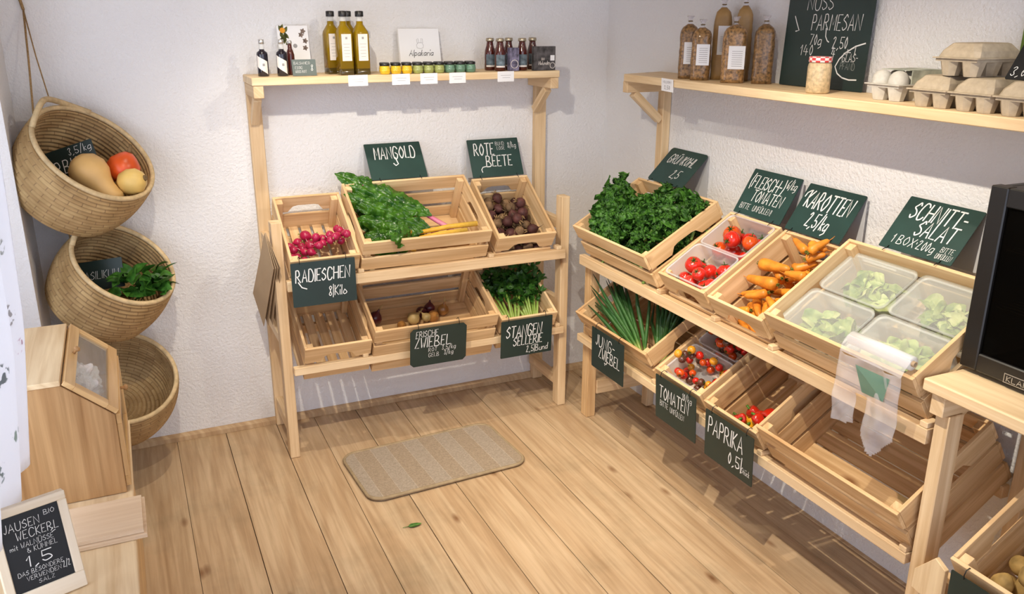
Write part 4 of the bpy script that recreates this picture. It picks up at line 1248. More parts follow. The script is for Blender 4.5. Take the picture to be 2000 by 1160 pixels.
# tomatoes in clear tubs ------------------------------------------------
MAT['tomato'] = plain('ripe_tomato_skin', (0.66, 0.022, 0.010), 0.18, 0.5, var=0.18, nscale=12, coat=0.5)
MAT['tomato_orange'] = plain('orange_red_tomato_skin', (0.74, 0.085, 0.008), 0.18, 0.5, var=0.25, nscale=14, coat=0.5)
MAT['tomato_yellow'] = plain('yellow_cherry_tomato_skin', (0.78, 0.33, 0.02), 0.2, 0.5, var=0.15, nscale=30, coat=0.4)
MAT['tomato_dark'] = plain('dark_cherry_tomato_skin', (0.13, 0.045, 0.025), 0.2, 0.5, var=0.4, nscale=30, coat=0.4)
MAT['calyx'] = plain('tomato_calyx', (0.045, 0.12, 0.02), 0.6, 0.3, var=0.3)
def tomato_proto(r, mat, name='tomato', calyx=True, ribs=0.0):
    bm = bmesh.new()
    add_lathe(bm, [(0, .74*r), (.18*r, .77*r), (.42*r, .80*r), (.74*r, .62*r), (.97*r, .18*r), (.98*r, -.16*r), (.80*r, -.58*r), (.45*r, -.84*r), (.14*r, -.90*r), (0, -.90*r)], 24)
    for v in bm.verts:
        a = math.atan2(v.co.y, v.co.x); k = 1+ribs*math.cos(5*a)
        v.co.x *= k; v.co.y *= k
    o = obj(name, bm, mat)
    if calyx:
        bm = bmesh.new()
        for a in range(6):
            c, s = math.cos(a*PI/3), math.sin(a*PI/3)
            add_tube(bm, [(0, 0, .76*r), (c*.25*r, s*.25*r, .86*r), (c*.52*r, s*.52*r, .88*r)], [.07*r, .06*r, .015*r], 5, flat=.5)
        add_tube(bm, [(0, 0, .75*r), (.03*r, 0, 1.05*r), (.12*r, .05*r, 1.25*r)], [.08*r, .06*r, .07*r], 6)
        obj('calyx', bm, 'calyx', o)
    return o
def tub(key, u0, u1, v0, v1, z0, z1, label, group, lid=None, flare=0.006, tilt=0.0):
    """open plastic tub in crate coordinates"""
    M = CRATES[key][0]
    root = thing('plastic_tub', label, 'tub', M, group)
    def ring(ins, z, rad):
        pts = []
        for cx, cy, a0 in ((u1-ins-rad, v0+ins+rad, -90), (u1-ins-rad, v1-ins-rad, 0), (u0+ins+rad, v1-ins-rad, 90), (u0+ins+rad, v0+ins+rad, 180)):
            for i in range(5):
                a = math.radians(a0+22.5*i); pts.append(Vector((cx+rad*math.cos(a), cy+rad*math.sin(a), z)))
        return pts
    def shell(bm, rings, closed_bottom):
        vs = [[bm.verts.new(p) for p in r] for r in rings]
        n = len(vs[0])
        for a, b in zip(vs, vs[1:]):
            for i in range(n):
                f = bm.faces.new((a[i], a[(i+1) % n], b[(i+1) % n], b[i])); f.smooth = True
        if closed_bottom: bm.faces.new(list(reversed(vs[0])))
        return vs
    bm = bmesh.new()
    shell(bm, [ring(flare+.002, z0, .012), ring(flare, z0+.004, .014), ring(.004, z1-.006, .016), ring(.003, z1-.003, .016)], True)
    obj('tub_body', bm, 'tub', root)
    bm = bmesh.new()
    shell(bm, [ring(.0035, z1-.004, .016), ring(0, z1-.004, .018), ring(0, z1, .018), ring(.005, z1, .016), ring(.005, z1-.004, .016)], False)
    obj('tub_rim', bm, 'tub', root)
    if lid:
        bm = bmesh.new()
        vs = shell(bm, [ring(-.001, z1+.0008, .018), ring(-.001, z1+.006, .018), ring(.006, z1+.0065, .016), ring(.009, z1+.0035, .016)], False)
        bm.faces.new(vs[-1])
        obj('lid', bm, 'frost', root)
    return root
G = 'open clear plastic tubs of tomatoes'
tub('tom', -.103, .103, .014, .158, .072, .150, 'front open clear tub of large red tomatoes', G)
tub('tom', -.103, .103, .160, .304, .072, .150, 'rear open clear tub of large red tomatoes below the FLEISCHTOMATEN sign', G)
tub('tomL', -.103, .103, .012, .152, .070, .140, 'front open clear tub of mixed cherry tomatoes above the TOMATEN sign', G)
tub('tomL', -.103, .103, .160, .300, .070, .140, 'rear open clear tub of cherry tomatoes in the shade of the upper row', G)
for k, v0 in (('tom', .03), ('tomL', .03)):
    M = CRATES[k][0]
    t = thing('slatted_insert', 'wooden slats under the clear tubs of the %s tomato crate' % ('upper' if k == 'tom' else 'lower'), 'insert', M)
    for vv in (.05, .125, .19, .26):
        bm = bmesh.new(); add_box(bm, (-.105, vv-.01, .0515), (.105, vv+.01, .0690)); obj('slat', bm, 'pine', t)
def tubfill(key, v0, v1, z0, lst, group):
    prot = {}
    M = CRATES[key][0]
    placed = []
    for u, v, r, mat, lab in lst:
        v = max(v0+r+.008, min(v1-r-.008, v)); u = max(-.094+r, min(.094-r, u)); z = z0+r
        for a, b, c, s in placed:
            d2 = (u-a)**2+(v-b)**2
            if d2 < (r+s)**2: z = max(z, c+math.sqrt((r+s)**2-d2))
        placed.append((u, v, z, r))
        MM = M @ T(u, v, z) @ (rnd_rot(tilt=1.0) if r > .02 else rnd_rot())
        k = (round(r, 4), mat)
        if k not in prot: o = prot[k] = tomato_proto(r*1.01, mat, 'tomato' if r > .017 else 'cherry_tomato', True, .02 if r > .02 else 0); o.matrix_world = MM
        else: o = dup(prot[k], MM)
        tag(o, lab, 'tomato', group)
TA = 'red tomato in the front tub of the upper tomato crate'; TB = 'red tomato in the rear tub of the upper tomato crate'
g = 'large tomatoes in the two tubs'
tubfill('tom', .014, .158, .0755, [(-.07, .05, .023, 'tomato', TA), (-.025, .042, .023, 'tomato', TA), (.03, .05, .023, 'tomato', TA), (.072, .05, .023, 'tomato', TA), (-.065, .11, .023, 'tomato', TA), (-.015, .108, .023, 'tomato', TA), (.035, .115, .023, 'tomato', TA), (.072, .112, .023, 'tomato', TA),
        (-.045, .085, .026, 'tomato', 'topmost large tomato in the front tub of the upper tomato crate'), (.01, .062, .021, 'tomato', 'smaller round tomato on top at the front of the front tub')], g)
tubfill('tom', .160, .304, .0755, [(-.068, .195, .025, 'tomato_orange', 'orange red tomato at the left end of the rear tub'), (-.01, .20, .027, 'tomato', TB), (.06, .195, .026, 'tomato', TB), (-.055, .262, .024, 'tomato', TB), (.0, .262, .025, 'tomato', TB), (.06, .262, .026, 'tomato', TB),
        (-.03, .235, .028, 'tomato_orange', 'biggest orange red tomato on top of the rear tub'), (.012, .205, .026, 'tomato', 'red tomato on top at the front of the rear tub'), (.062, .228, .024, 'tomato_orange', 'orange red tomato at the right end of the rear tub')], g)
mats = ['tomato', 'tomato_yellow', 'tomato', 'tomato_dark', 'tomato_orange', 'tomato', 'tomato_yellow', 'tomato_dark', 'tomato']
nm = {'tomato': 'red', 'tomato_yellow': 'yellow', 'tomato_dark': 'dark brown', 'tomato_orange': 'orange'}
l1, l2 = [], []
rr = random.Random(3)
for i in range(34):
    m_ = mats[rr.randrange(len(mats))]
    l1.append((rr.uniform(-.085, .085), rr.uniform(.03, .14), rr.choice((.0115, .0125, .0135)), m_, nm[m_]+' cherry tomato in the front tub above the TOMATEN sign'))
    m2 = ['tomato', 'tomato_dark', 'tomato_orange'][rr.randrange(3)]
    l2.append((rr.uniform(-.085, .085), rr.uniform(.17, .285), rr.choice((.0125, .0135, .0145)), m2, nm[m2]+' cherry tomato in the shaded rear tub of the lower tomato crate'))
tubfill('tomL', .012, .152, .0735, l1, 'cherry tomatoes in the two lower tubs')
tubfill('tomL', .160, .300, .0735, l2, 'cherry tomatoes in the two lower tubs')

# peppers
MAT['pepper_red'] = plain('red_pepper_skin', (0.60, 0.022, 0.008), 0.18, 0.5, var=0.2, nscale=12, coat=0.5)
MAT['pepper_orange'] = plain('orange_pepper_skin', (0.82, 0.18, 0.01), 0.18, 0.5, var=0.2, nscale=12, coat=0.5)
MAT['pepper_yellow'] = plain('yellow_pepper_skin', (0.85, 0.40, 0.015), 0.18, 0.5, var=0.12, nscale=12, coat=0.5)
MAT['pepper_stem'] = plain('pepper_stem', (0.10, 0.22, 0.03), 0.5, 0.3, var=0.2)
def pepper_proto(mat, ln, r):
    bm = bmesh.new()
    add_lathe(bm, [(0, .40*ln), (.25*r, .41*ln), (.62*r, .50*ln), (.92*r, .40*ln), (r, .18*ln), (.93*r, -.10*ln), (.72*r, -.36*ln), (.40*r, -.49*ln), (.12*r, -.46*ln), (0, -.44*ln)], 24)
    for v in bm.verts:
        a = math.atan2(v.co.y, v.co.x); k = 1+.10*math.cos(3*a); v.co.x *= k; v.co.y *= k
    o = obj('bell_pepper', bm, mat)
    bm = bmesh.new(); add_tube(bm, [(0, 0, .40*ln), (.001, 0, .58*ln), (.006, .002, .70*ln)], [.0048, .0034, .0042], 7); obj('stem', bm, 'pepper_stem', o)
    return o
pp = [('pepper_red', -.075, .050, .052, .021, 'red pepper at the left end above the PAPRIKA sign'), ('pepper_yellow', -.040, .060, .050, .020, 'yellow pepper in the left part of the pepper group'), ('pepper_red', -.020, .085, .054, .022, 'red pepper with a green stem at the back of the pepper group'),
      ('pepper_red', .018, .080, .052, .021, 'glossy red pepper in the middle of the pepper group'), ('pepper_red', .052, .090, .052, .021, 'dark red pepper at the back right of the pepper group'), ('pepper_orange', -.008, .040, .048, .019, 'orange pepper low at the front of the pepper crate'), ('pepper_yellow', .030, .045, .048, .020, 'yellow orange pepper at the front of the pepper group'),
      ('pepper_red', .058, .050, .046, .019, 'red pepper at the right end of the pepper crate'), ('pepper_red', .012, .028, .044, .017, 'small red pepper against the front slats of the pepper crate')]
hs = settle('pap', [(u, v, [(0, 0, 0, r*.95)]) for _, u, v, l_, r, _ in pp])
for (mt, _, _, l_, r, lab), (u, v, z) in zip(pp, hs):
    o = pepper_proto(mt, l_*.84, r*.86); o.matrix_world = CRATES['pap'][0] @ T(u, v, z) @ rnd_rot(tilt=1.3)
    tag(o, lab, 'pepper', 'peppers in the small crate')

# potatoes
MAT['potato'] = plain('potato_skin', (0.50, 0.33, 0.115), 0.65, 0.3, var=0.4, nscale=30)
def potato_proto(s):
    bm = bmesh.new(); bmesh.ops.create_icosphere(bm, subdivisions=3, radius=.024)
    for v in bm.verts:
        v.co *= 1+.14*mnoise.noise(v.co*40+Vector((s, 0, 0)))
        v.co.x *= 1.3
    return obj('potato', bm, 'potato', smooth=True)
ps = [potato_proto(i*7) for i in range(3)]; fst = [True]*3
pts = [(-.19+.043*(i % 10)+rr.uniform(-.006, .006), .035+.045*(i//10)+rr.uniform(-.006, .006), [(0, 0, 0, .0235)]) for i in range(40)]
pts += [(-.17+.05*i, .05+.03*(i % 3), [(0, 0, 0, .0235)]) for i in range(8)]
for i, (u, v, z) in enumerate(settle('pot', pts)):
    M = CRATES['pot'][0] @ T(u, v, z) @ rnd_rot() @ Matrix.Scale(.86, 4)
    k = i % 3
    if fst[k]: o = ps[k]; o.matrix_world = M; fst[k] = False
    else: o = dup(ps[k], M)
    tag(o, 'yellow brown potato in the crate at the lower right corner', 'potato', 'potatoes in the corner crate')

# ------------------------------------------------------------------ leafy things
MAT['chard'] = leaf_mat('chard_leaf', (0.010, 0.060, 0.005), (0.070, 0.200, 0.014), rough=0.24, scale=38)
MAT['chard_pink'] = uv_grad('pink_chard_stalk', [(0.0, (0.80, 0.42, 0.46)), (0.5, (0.72, 0.13, 0.28)), (1.0, (0.55, 0.08, 0.22))], 0.35)
MAT['chard_yellow'] = uv_grad('yellow_chard_stalk', [(0.0, (0.82, 0.55, 0.10)), (0.5, (0.82, 0.42, 0.02)), (1.0, (0.55, 0.40, 0.04))], 0.35)
def chard(b, st, tip, wd, smat, label, seed, up=(0, -.5, 1), bulge=.012):
    Mc = CRATES['man'][0]
    b, st, tip = Vector(b), Vector(st), Vector(tip)
    root = thing('chard_leaf', label, 'chard', Mc, 'chard leaves in the large crate')
    d = tip-st
    bm = bmesh.new()
    add_tube(bm, [b, b.lerp(st, .5)+Vector((0, 0, .006)), st, st+d*.35+Vector((0, 0, .006)), st+d*.75], [.0095, .0090, .0075, .0045, .0015], 8, flat=.6)
    obj('stalk', bm, smat, root)
    bm = bmesh.new()
    LM = leaf_M(st-d.normalized()*.012, d, up)
    add_leaf(bm, LM, d.length*1.04, wd, 60, 18, 1.0, -.15, .10, .0, 46, seed=seed)
    z_ = LM.to_3x3() @ Vector((0, 0, 1)); inv = LM.inverted()
    for v in bm.verts:
        lc = inv @ v.co
        e = min(1, abs(lc.x)/(wd*.5))
        q = lc+Vector((seed*2.1, seed, 0))
        pk = (abs(mnoise.noise(q*48))*.024+abs(mnoise.noise(q*100))*.008)*min(1, e*3)
        v.co += z_*(pk-.030*e*e+bulge*math.cos(e*1.3)+.010*e*e*math.sin(lc.y*95+seed*2)+.004*mnoise.noise(q*120))
    obj('blade', bm, 'chard', root)
chard((.140, .055, .125), (.052, .165, .140), (-.245, .345, .215), .110, 'chard_pink', 'biggest chard leaf with a pink stalk, uppermost in the crate', 1)
chard((.118, .050, .105), (.035, .120, .120), (-.235, .255, .195), .092, 'chard_pink', 'crinkled chard leaf with a pink stalk in front of the biggest one', 2)
chard((.212, .088, .152), (.000, .096, .128), (-.205, .175, .150), .088, 'chard_yellow', 'chard leaf with the longest yellow stalk, along the front slats', 3)
chard((.165, .062, .148), (-.020, .072, .122), (-.205, .105, .130), .085, 'chard_yellow', 'chard leaf with a yellow stalk lying low in the crate', 4)
chard((-.02, .060, .080), (-.060, .055, .095), (-.208, .040, .150), .080, 'chard_yellow', 'chard leaf drooping at the left front corner of its crate', 5)
chard((-.020, .100, .110), (-.060, .075, .165), (-.150, -.020, .212), .080, 'chard_yellow', 'light green chard leaf hanging over the front rim of its crate', 6)
chard((.060, .160, .060), (.020, .200, .090), (-.212, .280, .130), .110, 'chard_pink', 'dark chard leaf at the back left of the crate', 7)
chard((.060, .110, .060), (.020, .130, .080), (-.205, .200, .120), .110, 'chard_yellow', 'dark chard leaf hidden under the upper ones', 8)

MAT['kale'] = leaf_mat('curly_kale_leaf', (0.010, 0.050, 0.006), (0.075, 0.215, 0.022), rough=0.5, scale=70)
MAT['kale_stalk'] = plain('kale_stalk', (0.22, 0.38, 0.10), 0.45, 0.3, var=0.2)
def kale(p, d, up, ln, wd, label, seed):
    root = thing('kale_leaf', label, 'kale', CRATES['kale'][0], 'curly kale leaves heaped in the large crate')
    LM = leaf_M(Vector(p), Vector(d), Vector(up))
    bm = bmesh.new()
    add_leaf(bm, LM, ln, wd, 60, 24, .55, .35, .35, .004, 50, frill=.026, ffreq=105, seed=seed)
    for v in bm.verts:
        v.co += mnoise.noise_vector(v.co*210+Vector((seed, 0, 0)))*.0075
    for v in bm.verts:
        if v.co.z < .20:
            v.co.x = max(-.217, min(.217, v.co.x)); v.co.y = max(.0125, min(.2975, v.co.y)); v.co.z = max(.012, v.co.z)
    obj('blade', bm, 'kale', root)
    bm = bmesh.new()
    s = LM.to_3x3()
    add_tube(bm, [LM @ Vector((0, -.045, -.002)), LM @ Vector((0, .0, 0)), LM @ Vector((0, ln*.5, -.02*.5))], [.0055, .0050, .0022], 7)
    obj('stalk', bm, 'kale_stalk', root)
KL = 'curly green kale leaf in the heap at the corner crate'
kr = random.Random(21)
kl = []
for i, (u, v, z) in enumerate([(-.10, .06, .10), (-.02, .05, .10), (.07, .06, .11), (.15, .08, .11), (-.07, .12, .14), (.02, .12, .16), (.11, .13, .16), (.17, .16, .14), (-.04, .18, .17), (.05, .19, .19), (.13, .21, .18), (.00, .24, .18), (.09, .26, .19), (.17, .24, .16), (-.10, .17, .14), (.05, .10, .18), (.13, .15, .20), (-.02, .15, .20), (.04, .24, .21), (.19, .10, .13), (.18, .20, .17), (.19, .26, .18), (.12, .09, .15), (.02, .07, .13), (-.06, .08, .13), (.09, .18, .22), (.15, .24, .20), (-.05, .22, .17), (.08, .05, .13)]):
    a = kr.uniform(0, 2*PI)
    kl.append(((u, v, z), (.8*math.cos(a), .8*math.sin(a), .35+kr.uniform(-.1, .3)), (kr.uniform(-.5, .3), -.6, 1), kr.uniform(.10, .14), kr.uniform(.085, .105), KL, i))
for k_ in kl: kale((k_[0][0]-k_[1][0]*.055, k_[0][1]-k_[1][1]*.055, k_[0][2]-.03), *k_[1:])
kale((-.140, .110, .10), (-.10, .50, .90), (.75, -.70, .3), .21, .150, 'broad curly kale leaf at the left edge of the heap', 42)
kale((-.115, .075, .11), (-.16, .40, .95), (.75, -.75, .25), .20, .150, 'tall curly kale leaf standing up at the left of the heap', 40)
kale((-.085, .060, .09), (-.30, .15, .90), (.85, -.60, .25), .17, .140, 'curly kale leaf leaning on the tall one at the left of the heap', 41)

MAT['celery_leaf'] = leaf_mat('celery_leaf', (0.012, 0.065, 0.006), (0.055, 0.18, 0.02), rough=0.45, scale=80)
MAT['celery'] = uv_grad('celery_stalk', [(0.0, (0.62, 0.70, 0.30)), (0.3, (0.42, 0.58, 0.12)), (1.0, (0.12, 0.30, 0.03))], 0.35)
def celery(bu, fan, label, seed, n=7):
    r = random.Random(seed)
    root = thing('celery_bunch', label, 'celery', CRATES['sel'][0], 'celery bunches in the small crate')
    bl = bmesh.new()
    for i in range(n):
        k = i/(n-1)-.5
        b = Vector((bu+k*.030, .030+r.uniform(0, .006), .045+r.uniform(-.006, .012)))
        e = Vector((fan+k*.15, .20+r.uniform(-.02, .05), .10+r.uniform(-.01, .05)))
        m = b.lerp(e, .5)+Vector((0, 0, .018))
        bm = bmesh.new(); add_tube(bm, [b, b.lerp(m, .5)+Vector((0, 0, .006)), m, e], [.0068, .0062, .0048, .0026], 8, flat=.7)
        obj('stalk', bm, 'celery', root)
        for q in range(22):
            t = r.uniform(.60, 1.2)
            p = m.lerp(e, (t-.45)*1.4)+Vector((r.gauss(0, .026), r.gauss(.014, .024), r.gauss(.018, .016)))
            p.x = max(-.112, min(.135, p.x))
            d = (e-b).normalized()*.6+rnd_dir(r, -.1, .8)
            up = rnd_dir(r, .3, 1)
            for da in (-.75, 0, .75):
                dd = d.normalized(); sx = dd.cross(up).normalized()
                add_leaf(bl, leaf_M(p, dd+sx*da, up), r.uniform(.020, .032), r.uniform(.012, .017), 5, 2, .8, .4, .4, .003, 90, seed=q)
    for v in bl.verts:
        if v.co.z < .152:
            v.co.x = max(-.104, min(.104, v.co.x)); v.co.y = max(.012, min(.297, v.co.y)); v.co.z = max(.012, v.co.z)
    obj('foliage', bl, 'celery_leaf', root)
celery(-.035, -.030, 'left celery bunch with leafy tops above the STANGEN SELLERIE sign', 1)
celery(.045, .050, 'right celery bunch with longer pale stalks', 2, 8)

MAT['spring_onion'] = uv_grad('spring_onion', [(0.0, (0.72, 0.74, 0.42)), (0.14, (0.50, 0.62, 0.14)), (0.35, (0.075, 0.21, 0.04)), (1.0, (0.010, 0.055, 0.022))], 0.35)
def spring(b, tips, label, seed):
    r = random.Random(seed)
    root = thing('spring_onion_bunch', label, 'spring onions', CRATES['jung'][0], 'spring onion bunches in the large crate')
    b = Vector(b)
    for i, t in enumerate(tips):
        t = Vector(t)
        b2 = b+Vector((r.uniform(-.018, .018), r.uniform(-.006, .012), r.uniform(-.008, .012)))
        m1 = b2.lerp(t, .3)+Vector((0, 0, -.004)); m2 = b2.lerp(t, .65)+Vector((r.uniform(-.012, .012), r.uniform(-.01, .01), .012))
        bm = bmesh.new(); add_tube(bm, [b2, b2.lerp(m1, .5), m1, m2, t], [.0056, .0060, .0078, .0072, .0010], 8, flat=.8)
        obj('stalk', bm, 'spring_onion', root)
rs = random.Random(5)
spring((.060, .040, .050), [(-.225+rs.uniform(-.035, .02), .08+rs.uniform(-.03, .16), .20+rs.uniform(-.03, .06)) for _ in range(17)]+[(-.06, .20, .25), (-.02, .22, .22)], 'left spring onion bunch fanning out over the crate\'s left end', 1)
spring((.105, .060, .040), [(.02+rs.uniform(-.075, .13), .245+rs.uniform(-.03, .04), .15+rs.uniform(-.04, .06)) for _ in range(24)], 'right spring onion bunch of dark upright stalks', 2)

# salad boxes
MAT['lettuce'] = leaf_mat('cut_lettuce', (0.10, 0.24, 0.03), (0.52, 0.62, 0.22), rough=0.5, scale=28)
MAT['lettuce_light'] = leaf_mat('pale_lettuce_heart', (0.34, 0.48, 0.10), (0.72, 0.76, 0.38), rough=0.5, scale=28)
Gs = 'lidded salad boxes in the large crate'
for k, (u0, u1, v0, v1, lab) in enumerate(((-.212, -.006, .014, .150, 'front left frosted salad box below the SCHNITTSALAT sign'), (.006, .212, .014, .150, 'front right frosted salad box behind the roll of bags'),
                              (-.212, -.006, .160, .296, 'rear left frosted salad box below the SCHNITTSALAT sign'), (.006, .212, .160, .296, 'rear right frosted salad box next to the black fridge'))):
    tub('sal', u0, u1, v0, v1, .085, .160, lab, Gs, lid=True)
    bm = bmesh.new(); bm2 = bmesh.new(); r = random.Random(k+50)
    for i in range(46):
        p = Vector((r.uniform(u0+.045, u1-.045), r.uniform(v0+.038, v1-.038), r.uniform(.100, .134)))
        d = rnd_dir(r, -.2, .35)
        add_leaf(bm if i % 3 else bm2, leaf_M(p-d*.03, d, rnd_dir(r, .3, 1)), .062, .050, 8, 4, .6, .5, .7, .012, 55, seed=i)
    t = thing('salad_leaves', 'cut lettuce leaves inside the '+lab.split(' frosted')[0]+' salad box', 'lettuce', CRATES['sal'][0], 'cut lettuce in the salad boxes')
    for b_, nm_, mt in ((bm, 'green_leaves', 'lettuce'), (bm2, 'pale_leaves', 'lettuce_light')):
        for v in b_.verts:
            v.co.z = max(.090, min(.1575, v.co.z)); v.co.x = max(u0+.012, min(u1-.012, v.co.x)); v.co.y = max(v0+.012, min(v1-.012, v.co.y))
        obj(nm_, b_, mt, t)
t = thing('slatted_insert', 'wooden slats under the frosted salad boxes', 'insert', CRATES['sal'][0])
for vv in (.04, .12, .19, .27):
    bm = bmesh.new(); add_box(bm, (-.218, vv-.01, .066), (.218, vv+.01, .0835)); obj('slat', bm, 'pine', t)

# roll of plastic bags on the front rim
Ms = CRATES['sal'][0]
t = thing('bag_roll', 'roll of thin plastic bags on the front rim of the salad crate', 'bag roll', Ms)
bm = bmesh.new(); add_lathe(bm, [(.0065, 0), (.0155, 0), (.0158, .080), (.0155, .165), (.0065, .165)], 20, frame((.050, .026, .2125), (0, 1, 0), (0, 0, 1), (1, 0, 0)))
obj('wound_bags', bm, glass_mat('wound_bag_film', (0.90, 0.90, 0.90), 0.40, 0.15), t)
bm = bmesh.new(); add_lathe(bm, [(.0045, -.002), (.0064, -.002), (.0064, .172), (.0045, .172), (.0045, -.002)], 16, frame((.050, .026, .2125), (0, 1, 0), (0, 0, 1), (1, 0, 0)))
obj('cardboard_core', bm, 'kraft', t)
def loose_bag():
    # one torn-open carrier bag hanging down from the roll: body above, two handles below
    o0 = Ms @ Vector((.050, -.004, .203)); o1 = Ms @ Vector((.222, -.004, .203))
    ex = (o1-o0).normalized(); W = (o1-o0).length
    bm = bmesh.new()
    nx, nz = 40, 44
    Ht = .205
    def inside(s, t):
        dz = t*Ht
        if dz < .085: return True
        if s < .30: return dz < .165-.02*s
        if s > .50+.05*(dz-.085)/.1: 
            return dz < .150+.055*(1-abs((s-.74)/.26))
        return False
    g = {}
    for i in range(nx+1):
        for k in range(nz+1):
            s, t_ = i/nx, k/nz
            pinch = 1-.10*t_
            p = o0+ex*(W*((s-.5)*pinch+.5))+Vector((0, 0, -1))*(t_*Ht)+Vector((-1, 0, 0))*(.012+.010*math.sin(9*s+2.5*t_)+.007*mnoise.noise(Vector((s*7, t_*5, 1))))
            g[i, k] = p
    vs = {}
    for i in range(nx):
        for k in range(nz):
            if inside((i+.5)/nx, (k+.5)/nz):
                q = []
                for c in ((i, k), (i, k+1), (i+1, k+1), (i+1, k)):
                    if c not in vs: vs[c] = bm.verts.new(g[c])
                    q.append(vs[c])
                f = bm.faces.new(q); f.smooth = True
    # flap from the roll over the rim
    a = [Ms @ Vector((.050, .020, .2285)), Ms @ Vector((.222, .020, .2285))]
    b = [Ms @ Vector((.050, .000, .222)), Ms @ Vector((.222, .000, .222))]
    c = [g[0, 0], g[nx, 0]]
    va, vb, vc = [bm.verts.new(p) for p in a], [bm.verts.new(p) for p in b], [bm.verts.new(p) for p in c]
    bm.faces.new((va[0], va[1], vb[1], vb[0])); bm.faces.new((vb[0], vb[1], vc[1], vc[0]))
    t = thing('plastic_bag', 'loose translucent plastic bag with two handles hanging over the empty crate', 'bag')
    o = obj('film', bm, 'poly', t)
    sm = o.modifiers.new('thickness', 'SOLIDIFY'); sm.thickness = 0.0006
    # printed green patch
    bm = bmesh.new()
    P = []
    for s, tt in ((.30, .07), (.88, .06), (.84, .33), (.40, .38)):
        P.append(g[int(s*nx), int(tt*nz)]+Vector((-.003, -.001, 0)))
    bm.faces.new([bm.verts.new(p) for p in P])
    obj('print', bm, glass_mat('green_bag_print', (0.25, 0.45, 0.36), 0.55, 0.4), t)
loose_bag()
# ------------------------------------------------------------------ goods on the back shelf
ZS = 1.2906
def liquid_glass(name, col, fac=0.25, rough=0.05):
    m = glass_mat(name, col, fac, rough)
    m.node_tree.nodes['Principled BSDF'].inputs['Coat Weight'].default_value = 0.5
    return m
MAT['oil'] = liquid_glass('olive_oil_glass', (0.44, 0.28, 0.008), 0.45)
MAT['oil_dark'] = plain('dark_oil_sediment', (0.06, 0.04, 0.008), 0.15, 0.5, coat=0.5)
MAT['vinegar'] = plain('dark_vinegar_glass', (0.012, 0.010, 0.018), 0.08, 0.5, coat=0.6)
MAT['juice'] = plain('dark_red_juice_glass', (0.070, 0.010, 0.006), 0.10, 0.5, coat=0.6)
MAT['clear_neck'] = glass_mat('clear_neck_glass', (0.90, 0.90, 0.88), 0.6, 0.05)
MAT['silver'] = plain('silver_cap', (0.65, 0.65, 0.64), 0.3, 0.5, metal=0.8)
MAT['label_cream'] = plain('cream_label', (0.80, 0.74, 0.68), 0.6, 0.3)
MAT['label_grey'] = plain('slate_blue_label', (0.16, 0.21, 0.24), 0.5, 0.3, var=0.6, nscale=70)

def lathe_obj(name, prof, mat, root, seg=24, M=Matrix.Identity(4)):
    bm = bmesh.new(); add_lathe(bm, prof, seg, M); return obj(name, bm, mat, root)
def label_arc(bm, r, z0, z1, a0, a1, n=10, cut=None):
    g = []
    for i in range(n+1):
        a = a0+(a1-a0)*i/n; t = i/n
        lo, hi = (z0, z1) if cut is None else cut(t)
        g.append((bm.verts.new((r*math.cos(a), r*math.sin(a), lo)), bm.verts.new((r*math.cos(a), r*math.sin(a), hi))))
    for a, b in zip(g, g[1:]):
        f = bm.faces.new((a[0], b[0], b[1], a[1])); f.smooth = True
FRONT = -PI/2-0.25
def vinegar(x, y, label):
    t = thing('vinegar_bottle', label, 'bottle', T(x, y, ZS), 'small dark bottles on the back shelf')
    lathe_obj('bottle', [(0, 0), (.0165, 0), (.0178, .003), (.0178, .068), (.0165, .074), (.0085, .080), (.0082, .084), (0, .084)], 'vinegar', t)
    lathe_obj('neck', [(.0084, .0842), (.0084, .098), (.0086, .100), (0, .1001)], 'clear_neck', t)
    lathe_obj('cap', [(0, .1003), (.0092, .1003), (.0092, .114), (0, .1145)], 'silver', t)
    bm = bmesh.new(); label_arc(bm, .0181, .01, .06, FRONT-1.0, FRONT+1.0, 14, lambda q: (.030-.024*q, .066-.020*q)); obj('label', bm, 'label_cream', t)
    bm = bmesh.new(); label_arc(bm, .0184, .032, .040, FRONT+.05, FRONT+.45, 4); obj('emblem', bm, 'grey_ink', t)
    return t
vinegar(-1.358, -.125, 'leftmost small dark bottle with a slanted cream label on the back shelf')
vinegar(-1.298, -.135, 'second small dark bottle from the left, next to the flower-print card')
t = thing('red_bottle', 'slim dark red bottle half hidden behind the small chalkboard on the shelf', 'bottle', T(-1.262, -.090, ZS))
lathe_obj('bottle', [(0, 0), (.013, 0), (.0135, .003), (.0135, .064), (.010, .076), (.007, .084), (.007, .098), (0, .0985)], 'juice', t)
lathe_obj('cap', [(0, .0987), (.0078, .0987), (.0078, .108), (0, .1085)], 'silver', t)

